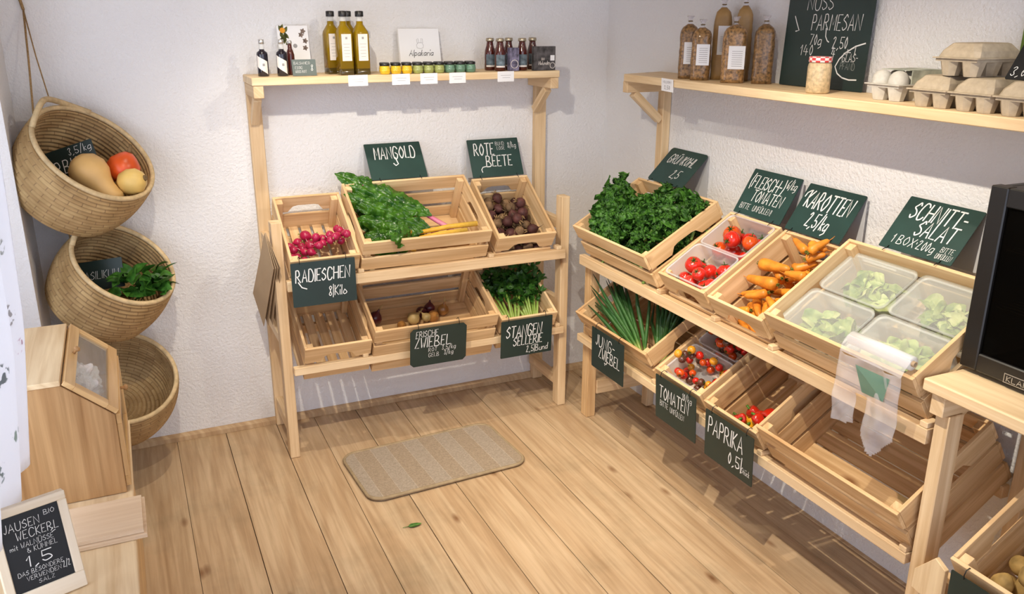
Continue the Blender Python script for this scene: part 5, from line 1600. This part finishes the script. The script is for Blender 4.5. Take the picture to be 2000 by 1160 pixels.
def card(name, x0, x1, y, h, lean, label, cat, mat, thick=0.0015, group=None, z=ZS):
    M = frame((x0, y, z+thick*math.sin(lean)), (1, 0, 0), (0, math.sin(lean), math.cos(lean)), (0, -math.cos(lean), math.sin(lean)))
    t = thing(name, label, cat, M, group)
    bm = bmesh.new(); add_poly(bm, [(0, 0), (x1-x0, 0), (x1-x0, h), (0, h)], thick, T(0, 0, -thick)); obj('panel', bm, mat, t)
    return t
t = card('flower_card', -1.288, -1.186, -.055, .158, .22, 'tall white card with herb and flower prints leaning behind the bottles', 'card', 'paper')
MAT['herb_green'] = plain('printed_olive', (0.16, 0.17, 0.05), 0.7, 0.2, var=0.6, nscale=120)
MAT['herb_brown'] = plain('printed_brown', (0.23, 0.17, 0.14), 0.7, 0.2, var=0.6, nscale=120)
bm = bmesh.new(); r = random.Random(2)
for i in range(16):
    p = Vector((r.uniform(.004, .026), r.uniform(.085, .150), .0004)); d = Vector((r.uniform(-1, 1), r.uniform(-1, 1), 0))
    add_leaf(bm, leaf_M(p, d, (0, 0, 1)), .022, .012, 5, 2, .7, 0, 0)
obj('herb_print', bm, 'herb_green', t)
bm = bmesh.new()
for cx, cy in ((.085, .140), (.078, .128), (.090, .108), (.088, .085), (.030, .035), (.092, .035)):
    for i in range(5):
        add_leaf(bm, leaf_M((cx, cy, .0005), (math.cos(i*1.25), math.sin(i*1.25), 0), (0, 0, 1)), .010, .007, 4, 2, .7, 0, 0)
obj('flower_print', bm, 'herb_brown', t)
bm = bmesh.new(); bmesh.ops.create_circle(bm, cap_ends=True, segments=20, radius=.009, matrix=T(.018, .143, .0009)); obj('sun_print', bm, 'tomato_yellow', t)
bm = bmesh.new(); bmesh.ops.create_circle(bm, cap_ends=True, segments=18, radius=.007, matrix=T(.055, .092, .0006)); obj('emblem', bm, 'grey_ink', t)
sign('price_board', 'small grey green chalkboard standing on the shelf beside the dark bottles', frame((-1.232, -.160, ZS+.0004), (1, 0, 0), (0, .2, .98), (0, -.98, .2)),
     [('BALSAMICO', .08, .70, .16, dict(w=.66)), ('ESSIG', .12, .42, .16, dict(w=.30)), ('WEISS ROT', .12, .18, .16, dict(w=.46)), ('8', .78, .30, .36)], W=.078, H=.052, mode='front', hooks=False, mat=plain('grey_green_board', (0.11, 0.14, 0.13), 0.6))

def oil(x, y, rot, label):
    t = thing('oil_bottle', label, 'bottle', T(x, y, ZS) @ RZ(rot), 'square oil bottles on the back shelf')
    def sq(bm, levels, mat, name):
        rings = []
        for hw, rad, z in levels:
            pts = []
            for cx, cy, a0 in ((1, -1, -90), (1, 1, 0), (-1, 1, 90), (-1, -1, 180)):
                for i in range(5):
                    a = math.radians(a0+22.5*i)
                    pts.append(bm.verts.new((cx*(hw-rad)+rad*math.cos(a), cy*(hw-rad)+rad*math.sin(a), z)))
            rings.append(pts)
        n = 20
        for a, b in zip(rings, rings[1:]):
            for i in range(n):
                f = bm.faces.new((a[i], a[(i+1) % n], b[(i+1) % n], b[i])); f.smooth = True
        bm.faces.new(list(reversed(rings[0]))); bm.faces.new(rings[-1])
        return obj(name, bm, mat, t)
    sq(bmesh.new(), [(.0225, .005, 0), (.0235, .005, .002), (.0235, .005, .0198)], 'oil_dark', 'base')
    sq(bmesh.new(), [(.0235, .005, .020), (.0235, .006, .128), (.0225, .010, .138), (.017, .015, .151), (.0115, .0114, .160), (.0110, .0109, .170)], 'oil', 'bottle')
    lathe_obj('neck', [(.0106, .1702), (.0106, .1835), (0, .1836)], 'clear_neck', t)
    lathe_obj('cap', [(0, .184), (.0135, .184), (.0138, .186), (.0138, .200), (.012, .202), (0, .2025)], 'black', t, 20)
    bm = bmesh.new(); add_box(bm, (-.0165, -.0241, .045), (.0165, -.0237, .130)); l_ = obj('label', bm, 'label_cream', t)
    bm = bmesh.new(); add_box(bm, (-.0035, -.0244, .114), (.0035, -.0242, .121))
    for k, wd in enumerate((.012, .009, .011, .010, .008)): add_box(bm, (-wd, -.0244, .098-.010*k), (wd, -.0242, .0990-.010*k))
    obj('print', bm, 'grey_ink', l_)
oil(-1.1205, -.082, .12, 'back left olive oil bottle of the four with black caps')
oil(-1.0950, -.150, .12, 'front left olive oil bottle with a tall cream label')
oil(-1.0640, -.085, .10, 'back right olive oil bottle of the four with black caps')
oil(-1.0400, -.152, .10, 'front right olive oil bottle with a tall cream label')

for nm_, c_ in (('jar_yellow', (0.80, 0.52, 0.03)), ('jar_green', (0.36, 0.40, 0.12)), ('jar_teal', (0.14, 0.27, 0.17))):
    MAT[nm_] = plain(nm_.replace('jar_', '')+'_jar_filling', c_, 0.2, 0.5, coat=0.5, var=0.15, nscale=80)
def jar_proto(mat):
    t = thing('small_jar', '', 'jar')
    lathe_obj('jar_body', [(0, 0), (.015, 0), (.0172, .004), (.0178, .014), (.0172, .023), (.0155, .027), (0, .0272)], mat, t)
    lathe_obj('lid', [(0, .0274), (.0168, .0274), (.0170, .029), (.0168, .0345), (.0155, .0360), (0, .0361)], 'black', t)
    lathe_obj('label', [(.0181, .008), (.0183, .0082), (.0183, .0165), (.0181, .0167)], {'jar_yellow': 'jar_yellow', 'jar_green': 'jar_green', 'jar_teal': 'jar_teal'}[mat], t)
    return t
cols = {'jar_yellow': 'yellow', 'jar_green': 'pale green', 'jar_teal': 'blue green'}
for m_, k0 in (('jar_yellow', 0), ('jar_green', 3), ('jar_teal', 6)):
    p = jar_proto(m_)
    f_ = True
    for k in range(3):
        for row in (0, 1):
            M = T(-.9660+.0389*(k0+k)+(.010 if row else 0), (-.172, -.132)[row], ZS) @ RZ(k)
            o = p if f_ else dup(p, M); f_ = False
            o.matrix_world = M
            pos = ('left', 'middle', 'right')[k]
            tag(o, (f'{pos} one of the three {cols[m_]} jars in the front row on the shelf' if row == 0 else f'{cols[m_]} jar with a black lid in the rear row behind the front jars'), 'jar', 'little jars with black lids on the back shelf')

# book leaning against the wall
le_ = .22
M = frame((-.872, -.046, ZS+.003), (1, 0, 0), (0, math.sin(le_), math.cos(le_)), (0, -math.cos(le_), math.sin(le_)))
t = thing('book', 'white square book with the title Alpakaria leaning against the wall', 'book', M)
bm = bmesh.new(); add_box(bm, (0, 0, .010), (.152, .142, .0125)); obj('front_cover', bm, 'paper', t, bevel=.0008)
bm = bmesh.new(); add_box(bm, (0, 0, 0), (.152, .142, .0025)); obj('back_cover', bm, 'paper', t, bevel=.0008)
bm = bmesh.new(); add_box(bm, (.002, .003, .0027), (.149, .139, .0098)); obj('pages', bm, 'label_cream', t)
bm = bmesh.new(); write(bm, 'Alpakaria', .034, .048, .020, width=.088, slant=.25, pen=.16, z=.0130); obj('lettering', bm, 'ink', t)
bm = bmesh.new()
for pts in ([(.066, .075), (.064, .085), (.070, .092), (.078, .093), (.086, .092), (.090, .084), (.088, .075), (.078, .072), (.066, .075)], [(.068, .091), (.066, .104), (.071, .108), (.074, .094)], [(.082, .094), (.083, .108), (.088, .106), (.088, .092)]):
    ribbon(bm, pts, .0011, .0130)
obj('drawing', bm, 'grey_ink', t)

def juice(x, y, label):
    t = thing('juice_bottle', label, 'bottle', T(x, y, ZS), 'small juice bottles at the right end of the back shelf')
    lathe_obj('bottle', [(0, 0), (.0185, 0), (.0200, .003), (.0200, .058), (.0185, .070), (.0135, .086), (.0118, .096), (.0116, .101), (0, .101)], 'juice', t)
    lathe_obj('cap', [(0, .1013), (.0148, .1013), (.0150, .104), (.0146, .111), (.0130, .1125), (0, .113)], MAT['bronze'], t)
    bm = bmesh.new(); label_arc(bm, .0203, .012, .056, FRONT-.9, FRONT+.9, 12); l_ = obj('label', bm, 'label_grey', t)
    bm = bmesh.new(); label_arc(bm, .0205, .0125, .018, FRONT-.85, FRONT+.85, 12); obj('label_foot', bm, 'label_cream', l_)
MAT['bronze'] = plain('bronze_cap', (0.42, 0.36, 0.26), 0.3, 0.5, metal=0.7)
for x, y, lb in ((-.549, -.098, 'leftmost juice bottle, behind its neighbour, on the back shelf'), (-.531, -.148, 'front left juice bottle with a slate label above the price tag'), (-.472, -.092, 'middle juice bottle behind the flower box on the back shelf'), (-.441, -.142, 'front juice bottle between the two printed boxes'), (-.372, -.085, 'juice bottle behind the dark printed carton at the shelf\'s right end')):
    juice(x, y, lb)
MAT['violet_print'] = plain('violet_flower_print', (0.22, 0.20, 0.30), 0.6, 0.3, var=0.75, nscale=60)
MAT['dark_print'] = plain('dark_photo_print', (0.115, 0.105, 0.105), 0.5, 0.3, var=0.8, nscale=45)
t = thing('printed_box', 'small violet flower-print box standing between two juice bottles', 'box', T(-.506, -.178, ZS))
bm = bmesh.new(); add_box(bm, (0, 0, 0), (.037, .022, .080)); obj('carton', bm, 'violet_print', t, bevel=.0006)
bm = bmesh.new(); add_tube(bm, [(.0185+.014*math.cos(a*PI/12), -.0004, .024+.014*math.sin(a*PI/12)) for a in range(25)], .0011, 5, cap=False); obj('round_emblem', bm, 'label_cream', t)
t = thing('printed_box', 'wide dark grey photo-print carton at the right end of the back shelf', 'box', T(-.414, -.186, ZS))
bm = bmesh.new(); add_box(bm, (0, 0, 0), (.087, .020, .084)); obj('carton', bm, 'dark_print', t, bevel=.0006)
bm = bmesh.new(); add_box(bm, (.066, -.0005, .034), (.083, -.0001, .053)); obj('sticker', bm, 'paper', t)
bm = bmesh.new()
M_ = frame((0, -.0003, 0), (1, 0, 0), (0, 0, 1), (0, -1, 0))
write(bm, 'BIO', .030, .036, .008, pen=.18, z=0); write(bm, 'Holunder', .018, .020, .013, width=.046, slant=.2, pen=.16, z=0)
for v in bm.verts: v.co = M_ @ v.co
obj('lettering', bm, 'label_cream', t)
bm = bmesh.new(); add_tube(bm, [(.075+.010*math.cos(a*PI/12), -.0003, .017+.010*math.sin(a*PI/12)) for a in range(25)], .0009, 5, cap=False); obj('round_emblem', bm, 'label_cream', t)

# price labels on the shelf edge
for i, (x0, x1, lb) in enumerate(((-1.100, -1.034, 'white price label on the shelf edge under the oil bottles'), (-.951, -.888, 'white price label on the shelf edge under the yellow jars'), (-.851, -.789, 'white price label on the shelf edge under the pale green jars'),
                          (-.746, -.685, 'white price label on the shelf edge under the blue green jars'), (-.564, -.500, 'white price label on the shelf edge under the juice bottles'))):
    t = thing('price_label', lb, 'price label', frame((x0, -.2008, 1.2560), (1, 0, 0), (0, 0, 1), (0, -1, 0)), 'white labels on the back shelf edge')
    bm = bmesh.new(); add_poly(bm, [(0, 0), (x1-x0, .0006), (x1-x0, .036), (0, .0355)], .0005); obj('paper', bm, 'paper', t)
    bm = bmesh.new()
    for k, (a, b) in enumerate(((.2, .8), (.3, .75))): ribbon(bm, [((x1-x0)*a, .022-.008*k), ((x1-x0)*b, .022-.008*k)], .0010, .0008)
    obj('print', bm, 'grey_ink', t)
# dark clip at the back corner of the chard crate
t = thing('metal_clip', 'small dark metal clip at the rear left corner of the chard crate', 'clip', T(-1.092, -.098, .905))
bm = bmesh.new(); add_tube(bm, [(-.012, 0, 0), (-.012, 0, .026), (-.007, 0, .032), (.008, 0, .030), (.010, 0, .022), (.010, 0, .002)], .0045, 6, flat=.5); obj('wire_loop', bm, 'wire', t)

# ------------------------------------------------------------------ goods on the long shelf of the right wall
MAT['pasta'] = plain('wholegrain_pasta', (0.40, 0.215, 0.075), 0.45, 0.4, var=0.75, nscale=130, coat=0.55)
MAT['spaghetti'] = uv_grad('wholegrain_spaghetti', [(0, (0.40, 0.235, 0.085)), (1, (0.34, 0.19, 0.065))], 0.45, nscale=30)
def pasta_bag(x, u, w, d, h, mat, lab, label_z=None, neck=.022, rot=0.0):
    t = thing('pasta_bag', lab, 'pasta bag', T(x, -u, ZS) @ RZ(rot), 'bags of pasta on the long shelf')
    bm = bmesh.new(); rings = []
    n = 28
    for k in range(17):
        q = k/16; z = h*q
        s = 1.0-.06*abs(2*q-.8)
        if q > .82: s *= math.sqrt(max(.05, 1-((q-.82)/.19)**2))
        row = []
        for i in range(n):
            a = 2*PI*i/n; c, sn = math.cos(a), math.sin(a)
            e = .62
            px = math.copysign(abs(c)**e, c)*d/2*s; py = math.copysign(abs(sn)**e, sn)*w/2*s
            b_ = .0022*mnoise.noise(Vector((px*55+u*30, py*55, z*55)))
            row.append(bm.verts.new((px+b_*c, py+b_*sn, z)))
        rings.append(row)
    uv = uvl(bm)
    for a, b in zip(rings, rings[1:]):
        for i in range(n):
            f = bm.faces.new((a[i], a[(i+1) % n], b[(i+1) % n], b[i])); f.smooth = True
    bm.faces.new(list(reversed(rings[0]))); bm.faces.new(rings[-1])
    obj('bag', bm, mat, t)
    bm = bmesh.new(); add_lathe(bm, [(.010, h*.985), (.0045, h+.006), (.0045, h+.010), (.012, h+neck), (.011, h+neck+.002), (.0035, h+.010)], 14)
    for v in bm.verts: v.co.x *= .55
    obj('gathered_top', bm, 'poly', t)
    bm = bmesh.new(); add_tube(bm, [(.0058*math.cos(a*PI/6), .0058*math.sin(a*PI/6), h+.008) for a in range(13)], .0018, 5, cap=False); obj('twist_tie', bm, 'stem', t)
    if label_z is not None:
        bm = bmesh.new(); add_box(bm, (-d/2-.0012, -w*.46, label_z), (-d/2-.0002, w*.20, label_z+h*.40)); l_ = obj('label', bm, 'paper', t)
        bm = bmesh.new()
        for k in range(8): add_box(bm, (-d/2-.0016, -w*.36, label_z+h*.05+.006*k), (-d/2-.0013, w*.06, label_z+h*.05+.006*k+.0012))
        obj('print', bm, 'grey_ink', l_)
pasta_bag(-.128, .722, .060, .054, .166, 'pasta', 'leftmost front bag of brown pasta with a white label on the long shelf', .045, rot=.85)
pasta_bag(-.134, .796, .060, .054, .156, 'pasta', 'second front bag of brown pasta with a white label', .045, rot=.85)
pasta_bag(-.062, .800, .056, .044, .215, 'spaghetti', 'tall bag of brown spaghetti with a white label behind the front bags', .075, rot=.85)
pasta_bag(-.110, .925, .072, .058, .165, 'pasta', 'biggest front bag of brown pasta, right of the white labelled spaghetti', .040, rot=.85)
pasta_bag(-.042, .878, .050, .042, .220, 'spaghetti', 'tall darker spaghetti bag at the very back of the pasta group', None, rot=.85)
pasta_bag(-.055, .992, .060, .052, .168, 'pasta', 'rightmost bag of brown pasta beside the large chalkboard', None, rot=.85)

le_ = .045
f_ = rear_M('B', 1.198, -.030, ZS+.0008, le_)
t = sign('large_chalkboard', 'large dark chalkboard reading NUSS PARMESAN leaning on the wall above the long shelf', f_, [
    ('NÜSS'.replace('Ü', 'U'), .24, 0.490, .085, dict(w=.30, pen=.09)), ('PARMESAN', .32, 0.365, .095, dict(w=.56, pen=.09)), ('70g', .32, 0.272, .065, dict(w=.14, pen=.12)), ('2,50', .60, 0.255, .070, dict(w=.16, pen=.12)), ('140', .22, 0.204, .065, dict(w=.15, pen=.12)), ('4', .60, 0.197, .065, dict(pen=.12)),
    ('+1', .76, 0.224, .055, dict(w=.10, pen=.14)), ('GLAS-', .73, 0.177, .050, dict(w=.17, pen=.13)), ('PFAND', .72, 0.129, .040, dict(w=.16, faint=True)),
    ([(.96, 0.292), (.86, 0.272), (.76, 0.231), (.70, 0.190), (.665, 0.143), (.70, 0.102), (.76, 0.078), (.84, 0.068), (.92, 0.071)], 0, 0, .0035), ([(.50, 0.374), (.505, 0.326), (.53, 0.299), (.55, 0.292)], 0, 0, .003), ([(.10, 0.449), (.13, 0.408), (.17, 0.360), (.13, 0.354)], 0, 0, .003)],
    W=.315, H=.42, mode='front', hooks=False, mat='chalk_dark')
t = thing('nut_jar', 'jar of pale ground nuts with a red checked lid before the large chalkboard', 'jar', T(-.140, -1.312, ZS))
MAT['ground_nut'] = plain('ground_nuts', (0.62, 0.47, 0.27), 0.55, 0.4, var=0.3, nscale=120, coat=0.6)
lathe_obj('jar_body', [(0, 0), (.027, 0), (.0300, .004), (.0300, .066), (.0285, .073), (.0262, .077), (0, .0772)], 'ground_nut', t, 28)
def check_mat():
    m, nt, b = new_mat('red_checked_lid')
    tc = N(nt, 'ShaderNodeTexCoord'); ck = N(nt, 'ShaderNodeTexChecker', i_Scale=1.0)
    mp = N(nt, 'ShaderNodeMapping'); mp.inputs['Scale'].default_value = (16, 150, 1)
    L(nt, tc.outputs['UV'], mp.inputs['Vector']); L(nt, mp.outputs[0], ck.inputs['Vector'])
    ck.inputs['Color1'].default_value = (0.62, 0.05, 0.05, 1); ck.inputs['Color2'].default_value = (0.80, 0.70, 0.66, 1)
    L(nt, ck.outputs[0], b.inputs['Base Color']); b.inputs['Roughness'].default_value = .4
    return m
lathe_obj('lid', [(0, .0775), (.0285, .0775), (.0290, .079), (.0290, .089), (.0275, .0915), (0, .0918)], check_mat(), t, 28)

# egg cartons
MAT['pulp'] = plain('brown_paper_pulp', (0.47, 0.385, 0.275), 0.9, 0.1, var=0.14, nscale=70)
MAT['pulp_grey'] = plain('grey_paper_pulp', (0.56, 0.53, 0.47), 0.9, 0.1, var=0.12, nscale=70)
def egg_carton(x0, u, z, mat, lab, dome=False, W=.098, Lg=.148):
    """short end faces the room (-x); local x runs towards the wall"""
    t = thing('egg_carton', lab, 'egg carton', T(x0, -u, z), 'egg cartons on the long shelf')
    def frustum(bm, cx, cy, lo, hi, z0, z1, n=8, ex=1.0):
        a_ = [bm.verts.new((cx+lo[0]*math.cos(2*PI*(i+.5)/n)*1.08, cy+lo[1]*math.sin(2*PI*(i+.5)/n)*1.08, z0)) for i in range(n)]
        b_ = [bm.verts.new((cx+hi[0]*math.cos(2*PI*(i+.5)/n)*1.08, cy+hi[1]*math.sin(2*PI*(i+.5)/n)*1.08, z1)) for i in range(n)]
        for i in range(n): bm.faces.new((a_[i], a_[(i+1) % n], b_[(i+1) % n], b_[i]))
        bm.faces.new(list(reversed(a_))); bm.faces.new(b_)
    bm = bmesh.new()
    for i in range(3):
        for j in (-1, 1):
            frustum(bm, Lg/6+i*Lg/3, j*W/4, (.0155, .0155), (.0235, .0235), 0, .034)
    add_box(bm, (.002, -W/2+.002, .030), (Lg-.002, W/2-.002, .0355))
    obj('cups', bm, mat, t)
    bm = bmesh.new()
    add_box(bm, (-.004, -W/2-.003, .0357), (Lg+.003, W/2+.003, .0385))
    obj('flange', bm, mat, t, bevel=.0008)
    bm = bmesh.new()
    if dome:
        for i in range(3):
            for j in (-1, 1):
                add_lathe(bm, [(.0235, .0387), (.0232, .046), (.0205, .057), (.014, .065), (.006, .0685), (0, .069)], 16, T(Lg/6+i*Lg/3, j*W/4, 0))
    else:
        c = [(0, W/2), (Lg, W/2), (Lg, -W/2), (0, -W/2)]
        def ring(ins, zz, cut):
            pts = [(ins+cut, -W/2+ins), (Lg-ins-cut, -W/2+ins), (Lg-ins, -W/2+ins+cut), (Lg-ins, W/2-ins-cut), (Lg-ins-cut, W/2-ins), (ins+cut, W/2-ins), (ins, W/2-ins-cut), (ins, -W/2+ins+cut)]
            return [bm.verts.new((p[0], p[1], zz)) for p in pts]
        rs_ = [ring(.002, .0387, .008), ring(.006, .052, .010), ring(.017, .0665, .012), ring(.021, .068, .012)]
        for a, b in zip(rs_, rs_[1:]):
            for i in range(8): bm.faces.new((a[i], a[(i+1) % 8], b[(i+1) % 8], b[i]))
        bm.faces.new(rs_[-1])
    obj('lid', bm, mat, t)
    if dome:
        bm = bmesh.new(); add_box(bm, (.036, -W*.42, .0692), (Lg*.98, W*.42, .0705)); add_box(bm, (.036, -W*.52, .040), (Lg*.98, -W*.50, .0700)); obj('paper_band', bm, MAT['band'], t)
    return t
MAT['band'] = plain('printed_paper_band', (0.48, 0.50, 0.40), 0.6, 0.3, var=0.5, nscale=25)
egg_carton(-.152, 1.532, ZS, 'pulp_grey', 'light grey egg carton with domed lid and paper band beside the large chalkboard', dome=True)
egg_carton(-.190, 1.690, ZS, 'pulp', 'brown egg carton on the shelf, leftmost of the lower brown row')
egg_carton(-.190, 1.797, ZS, 'pulp', 'brown egg carton on the shelf, second of the lower brown row')
egg_carton(-.190, 1.903, ZS, 'pulp', 'brown egg carton under the small black EIER sign')
egg_carton(-.180, 1.742, ZS+.0690, 'pulp', 'brown egg carton lying on top of the lower row', W=.105)
sign('price_sign', 'small black chalkboard reading EIER propped on the egg cartons', rear_M('B', 1.902, -.150, ZS+.0695, .55), [('EIER', .14, .60, .26, dict(w=.62)), ('10 STK', .40, .34, .16, dict(w=.48)), ('3,6', .06, .10, .24, dict(w=.24))], W=.125, H=.082, mode='front', hooks=False, mat='chalk_black', group=None)
t = thing('price_tag', 'white price tag clipped to the front edge of the long shelf', 'price tag', frame(FB(.690, -.2008, 1.2500), (0, -1, 0), (-.1, 0, .995), (-.995, 0, -.1)))
bm = bmesh.new(); add_poly(bm, [(0, .002), (.066, 0), (.068, .040), (.003, .042)], .0005); obj('paper', bm, 'paper', t)
bm = bmesh.new(); write(bm, 'VOLLKORN', .010, .027, .007, width=.046, pen=.16, z=.0008); write(bm, '3,50', .018, .008, .011, width=.030, pen=.18, z=.0008); obj('lettering', bm, 'ink', t)
t = thing('poster', 'green and white poster on the right wall at the picture edge', 'poster', frame((-.004, -1.758, 1.395), (0, -1, 0), (0, 0, 1), (-1, 0, 0)))
bm = bmesh.new(); add_poly(bm, [(0, 0), (.21, 0), (.21, .297), (0, .297)], .001); obj('sheet', bm, plain('poster_green', (0.17, 0.27, 0.05), 0.6, 0.3, var=0.6, nscale=14), t)
bm = bmesh.new(); add_poly(bm, [(.0, 0), (.21, 0), (.21, .012), (0, .012)], .0004, T(0, 0, .0012)); obj('border', bm, 'label_cream', t)

# ------------------------------------------------------------------ glass-door fridge
def smoked_glass():
    m = glass_mat('smoked_glass', (0.34, 0.29, 0.25), 0.86, 0.12)
    b = m.node_tree.nodes['Principled BSDF']
    b.inputs['Base Color'].default_value = (0.01, 0.009, 0.008, 1); b.inputs['Specular IOR Level'].default_value = 0.25
    return m
t = thing('mini_fridge', 'black glass-door mini fridge standing on the rack platform at the right edge', 'fridge')
x0, x1, u0, u1, z0, z1 = -.262, -.020, 1.936, 2.36, .7845, 1.165
MAT['fridge'] = plain('black_fridge_shell', (0.010, 0.009, 0.008), 0.32, 0.5)
MAT['fridge_in'] = plain('dark_fridge_liner', (0.035, 0.028, 0.022), 0.5, 0.3)
bm = bmesh.new()
fb = lambda a, b: add_box(bm, FB(max(a[0], b[0]), min(a[1], b[1]), a[2]), FB(min(a[0], b[0]), max(a[1], b[1]), b[2]))
w_ = .018
fb((u0, x0+.030, z0), (u0+w_, x1, z1)); fb((u1-w_, x0+.030, z0), (u1, x1, z1)); fb((u0+w_, x0+.030, z0), (u1-w_, x1, z0+w_)); fb((u0+w_, x0+.030, z1-w_), (u1-w_, x1, z1)); fb((u0+w_, x1-.02, z0+w_), (u1-w_, x1, z1-w_))
obj('cabinet', bm, 'fridge', t, bevel=.002)
bm = bmesh.new()
fr = .036
fb((u0-.002, x0, z0+.002), (u0+fr, x0+.028, z1+.002)); fb((u1-fr, x0, z0+.002), (u1, x0+.028, z1+.002)); fb((u0+fr, x0, z0+.002), (u1-fr, x0+.028, z0+.040)); fb((u0+fr, x0, z1-.036), (u1-fr, x0+.028, z1+.002))
d_ = obj('door', bm, 'fridge', t, bevel=.0025)
bm = bmesh.new(); fb((u0+fr, x0+.008, z0+.040), (u1-fr, x0+.013, z1-.036)); obj('glass', bm, smoked_glass(), d_)
for zz in (.13, .25):
    bm = bmesh.new()
    for k in range(9): add_tube(bm, [FB(u0+w_+.004, x0+.05+.018*k, z0+zz), FB(u1-w_-.004, x0+.05+.018*k, z0+zz)], .0014, 5)
    obj('wire_shelf', bm, 'steel', t)
bm = bmesh.new()
for uu in (u0+.03, u1-.03):
    for xx in (x0+.06, x1-.03): add_lathe(bm, [(0, .7745), (.012, .7745), (.012, .7843), (0, .7843)], 12, T(xx, -uu, 0))
obj('feet', bm, 'black', t)
bm = bmesh.new(); PM = frame(FB(2.036, x0-.0004, .7875), (0, -1, 0), (0, 0, 1), (-1, 0, 0))
add_poly(bm, [(0, 0), (.115, 0), (.115, .0195), (0, .0195)], .0006, PM); pl_ = obj('name_plate', bm, 'steel', d_)
bm = bmesh.new(); add_poly(bm, [(.0016, .0016), (.1134, .0016), (.1134, .0179), (.0016, .0179)], .0006, PM @ T(0, 0, .0004)); obj('plate_field', bm, 'black', d_)
bm = bmesh.new(); write(bm, 'KLARSTEIN', .007, .0045, .0105, width=.100, slant=0, pen=.2, z=.0014)
for v in bm.verts: v.co = PM @ v.co
obj('lettering', bm, 'silver', d_)
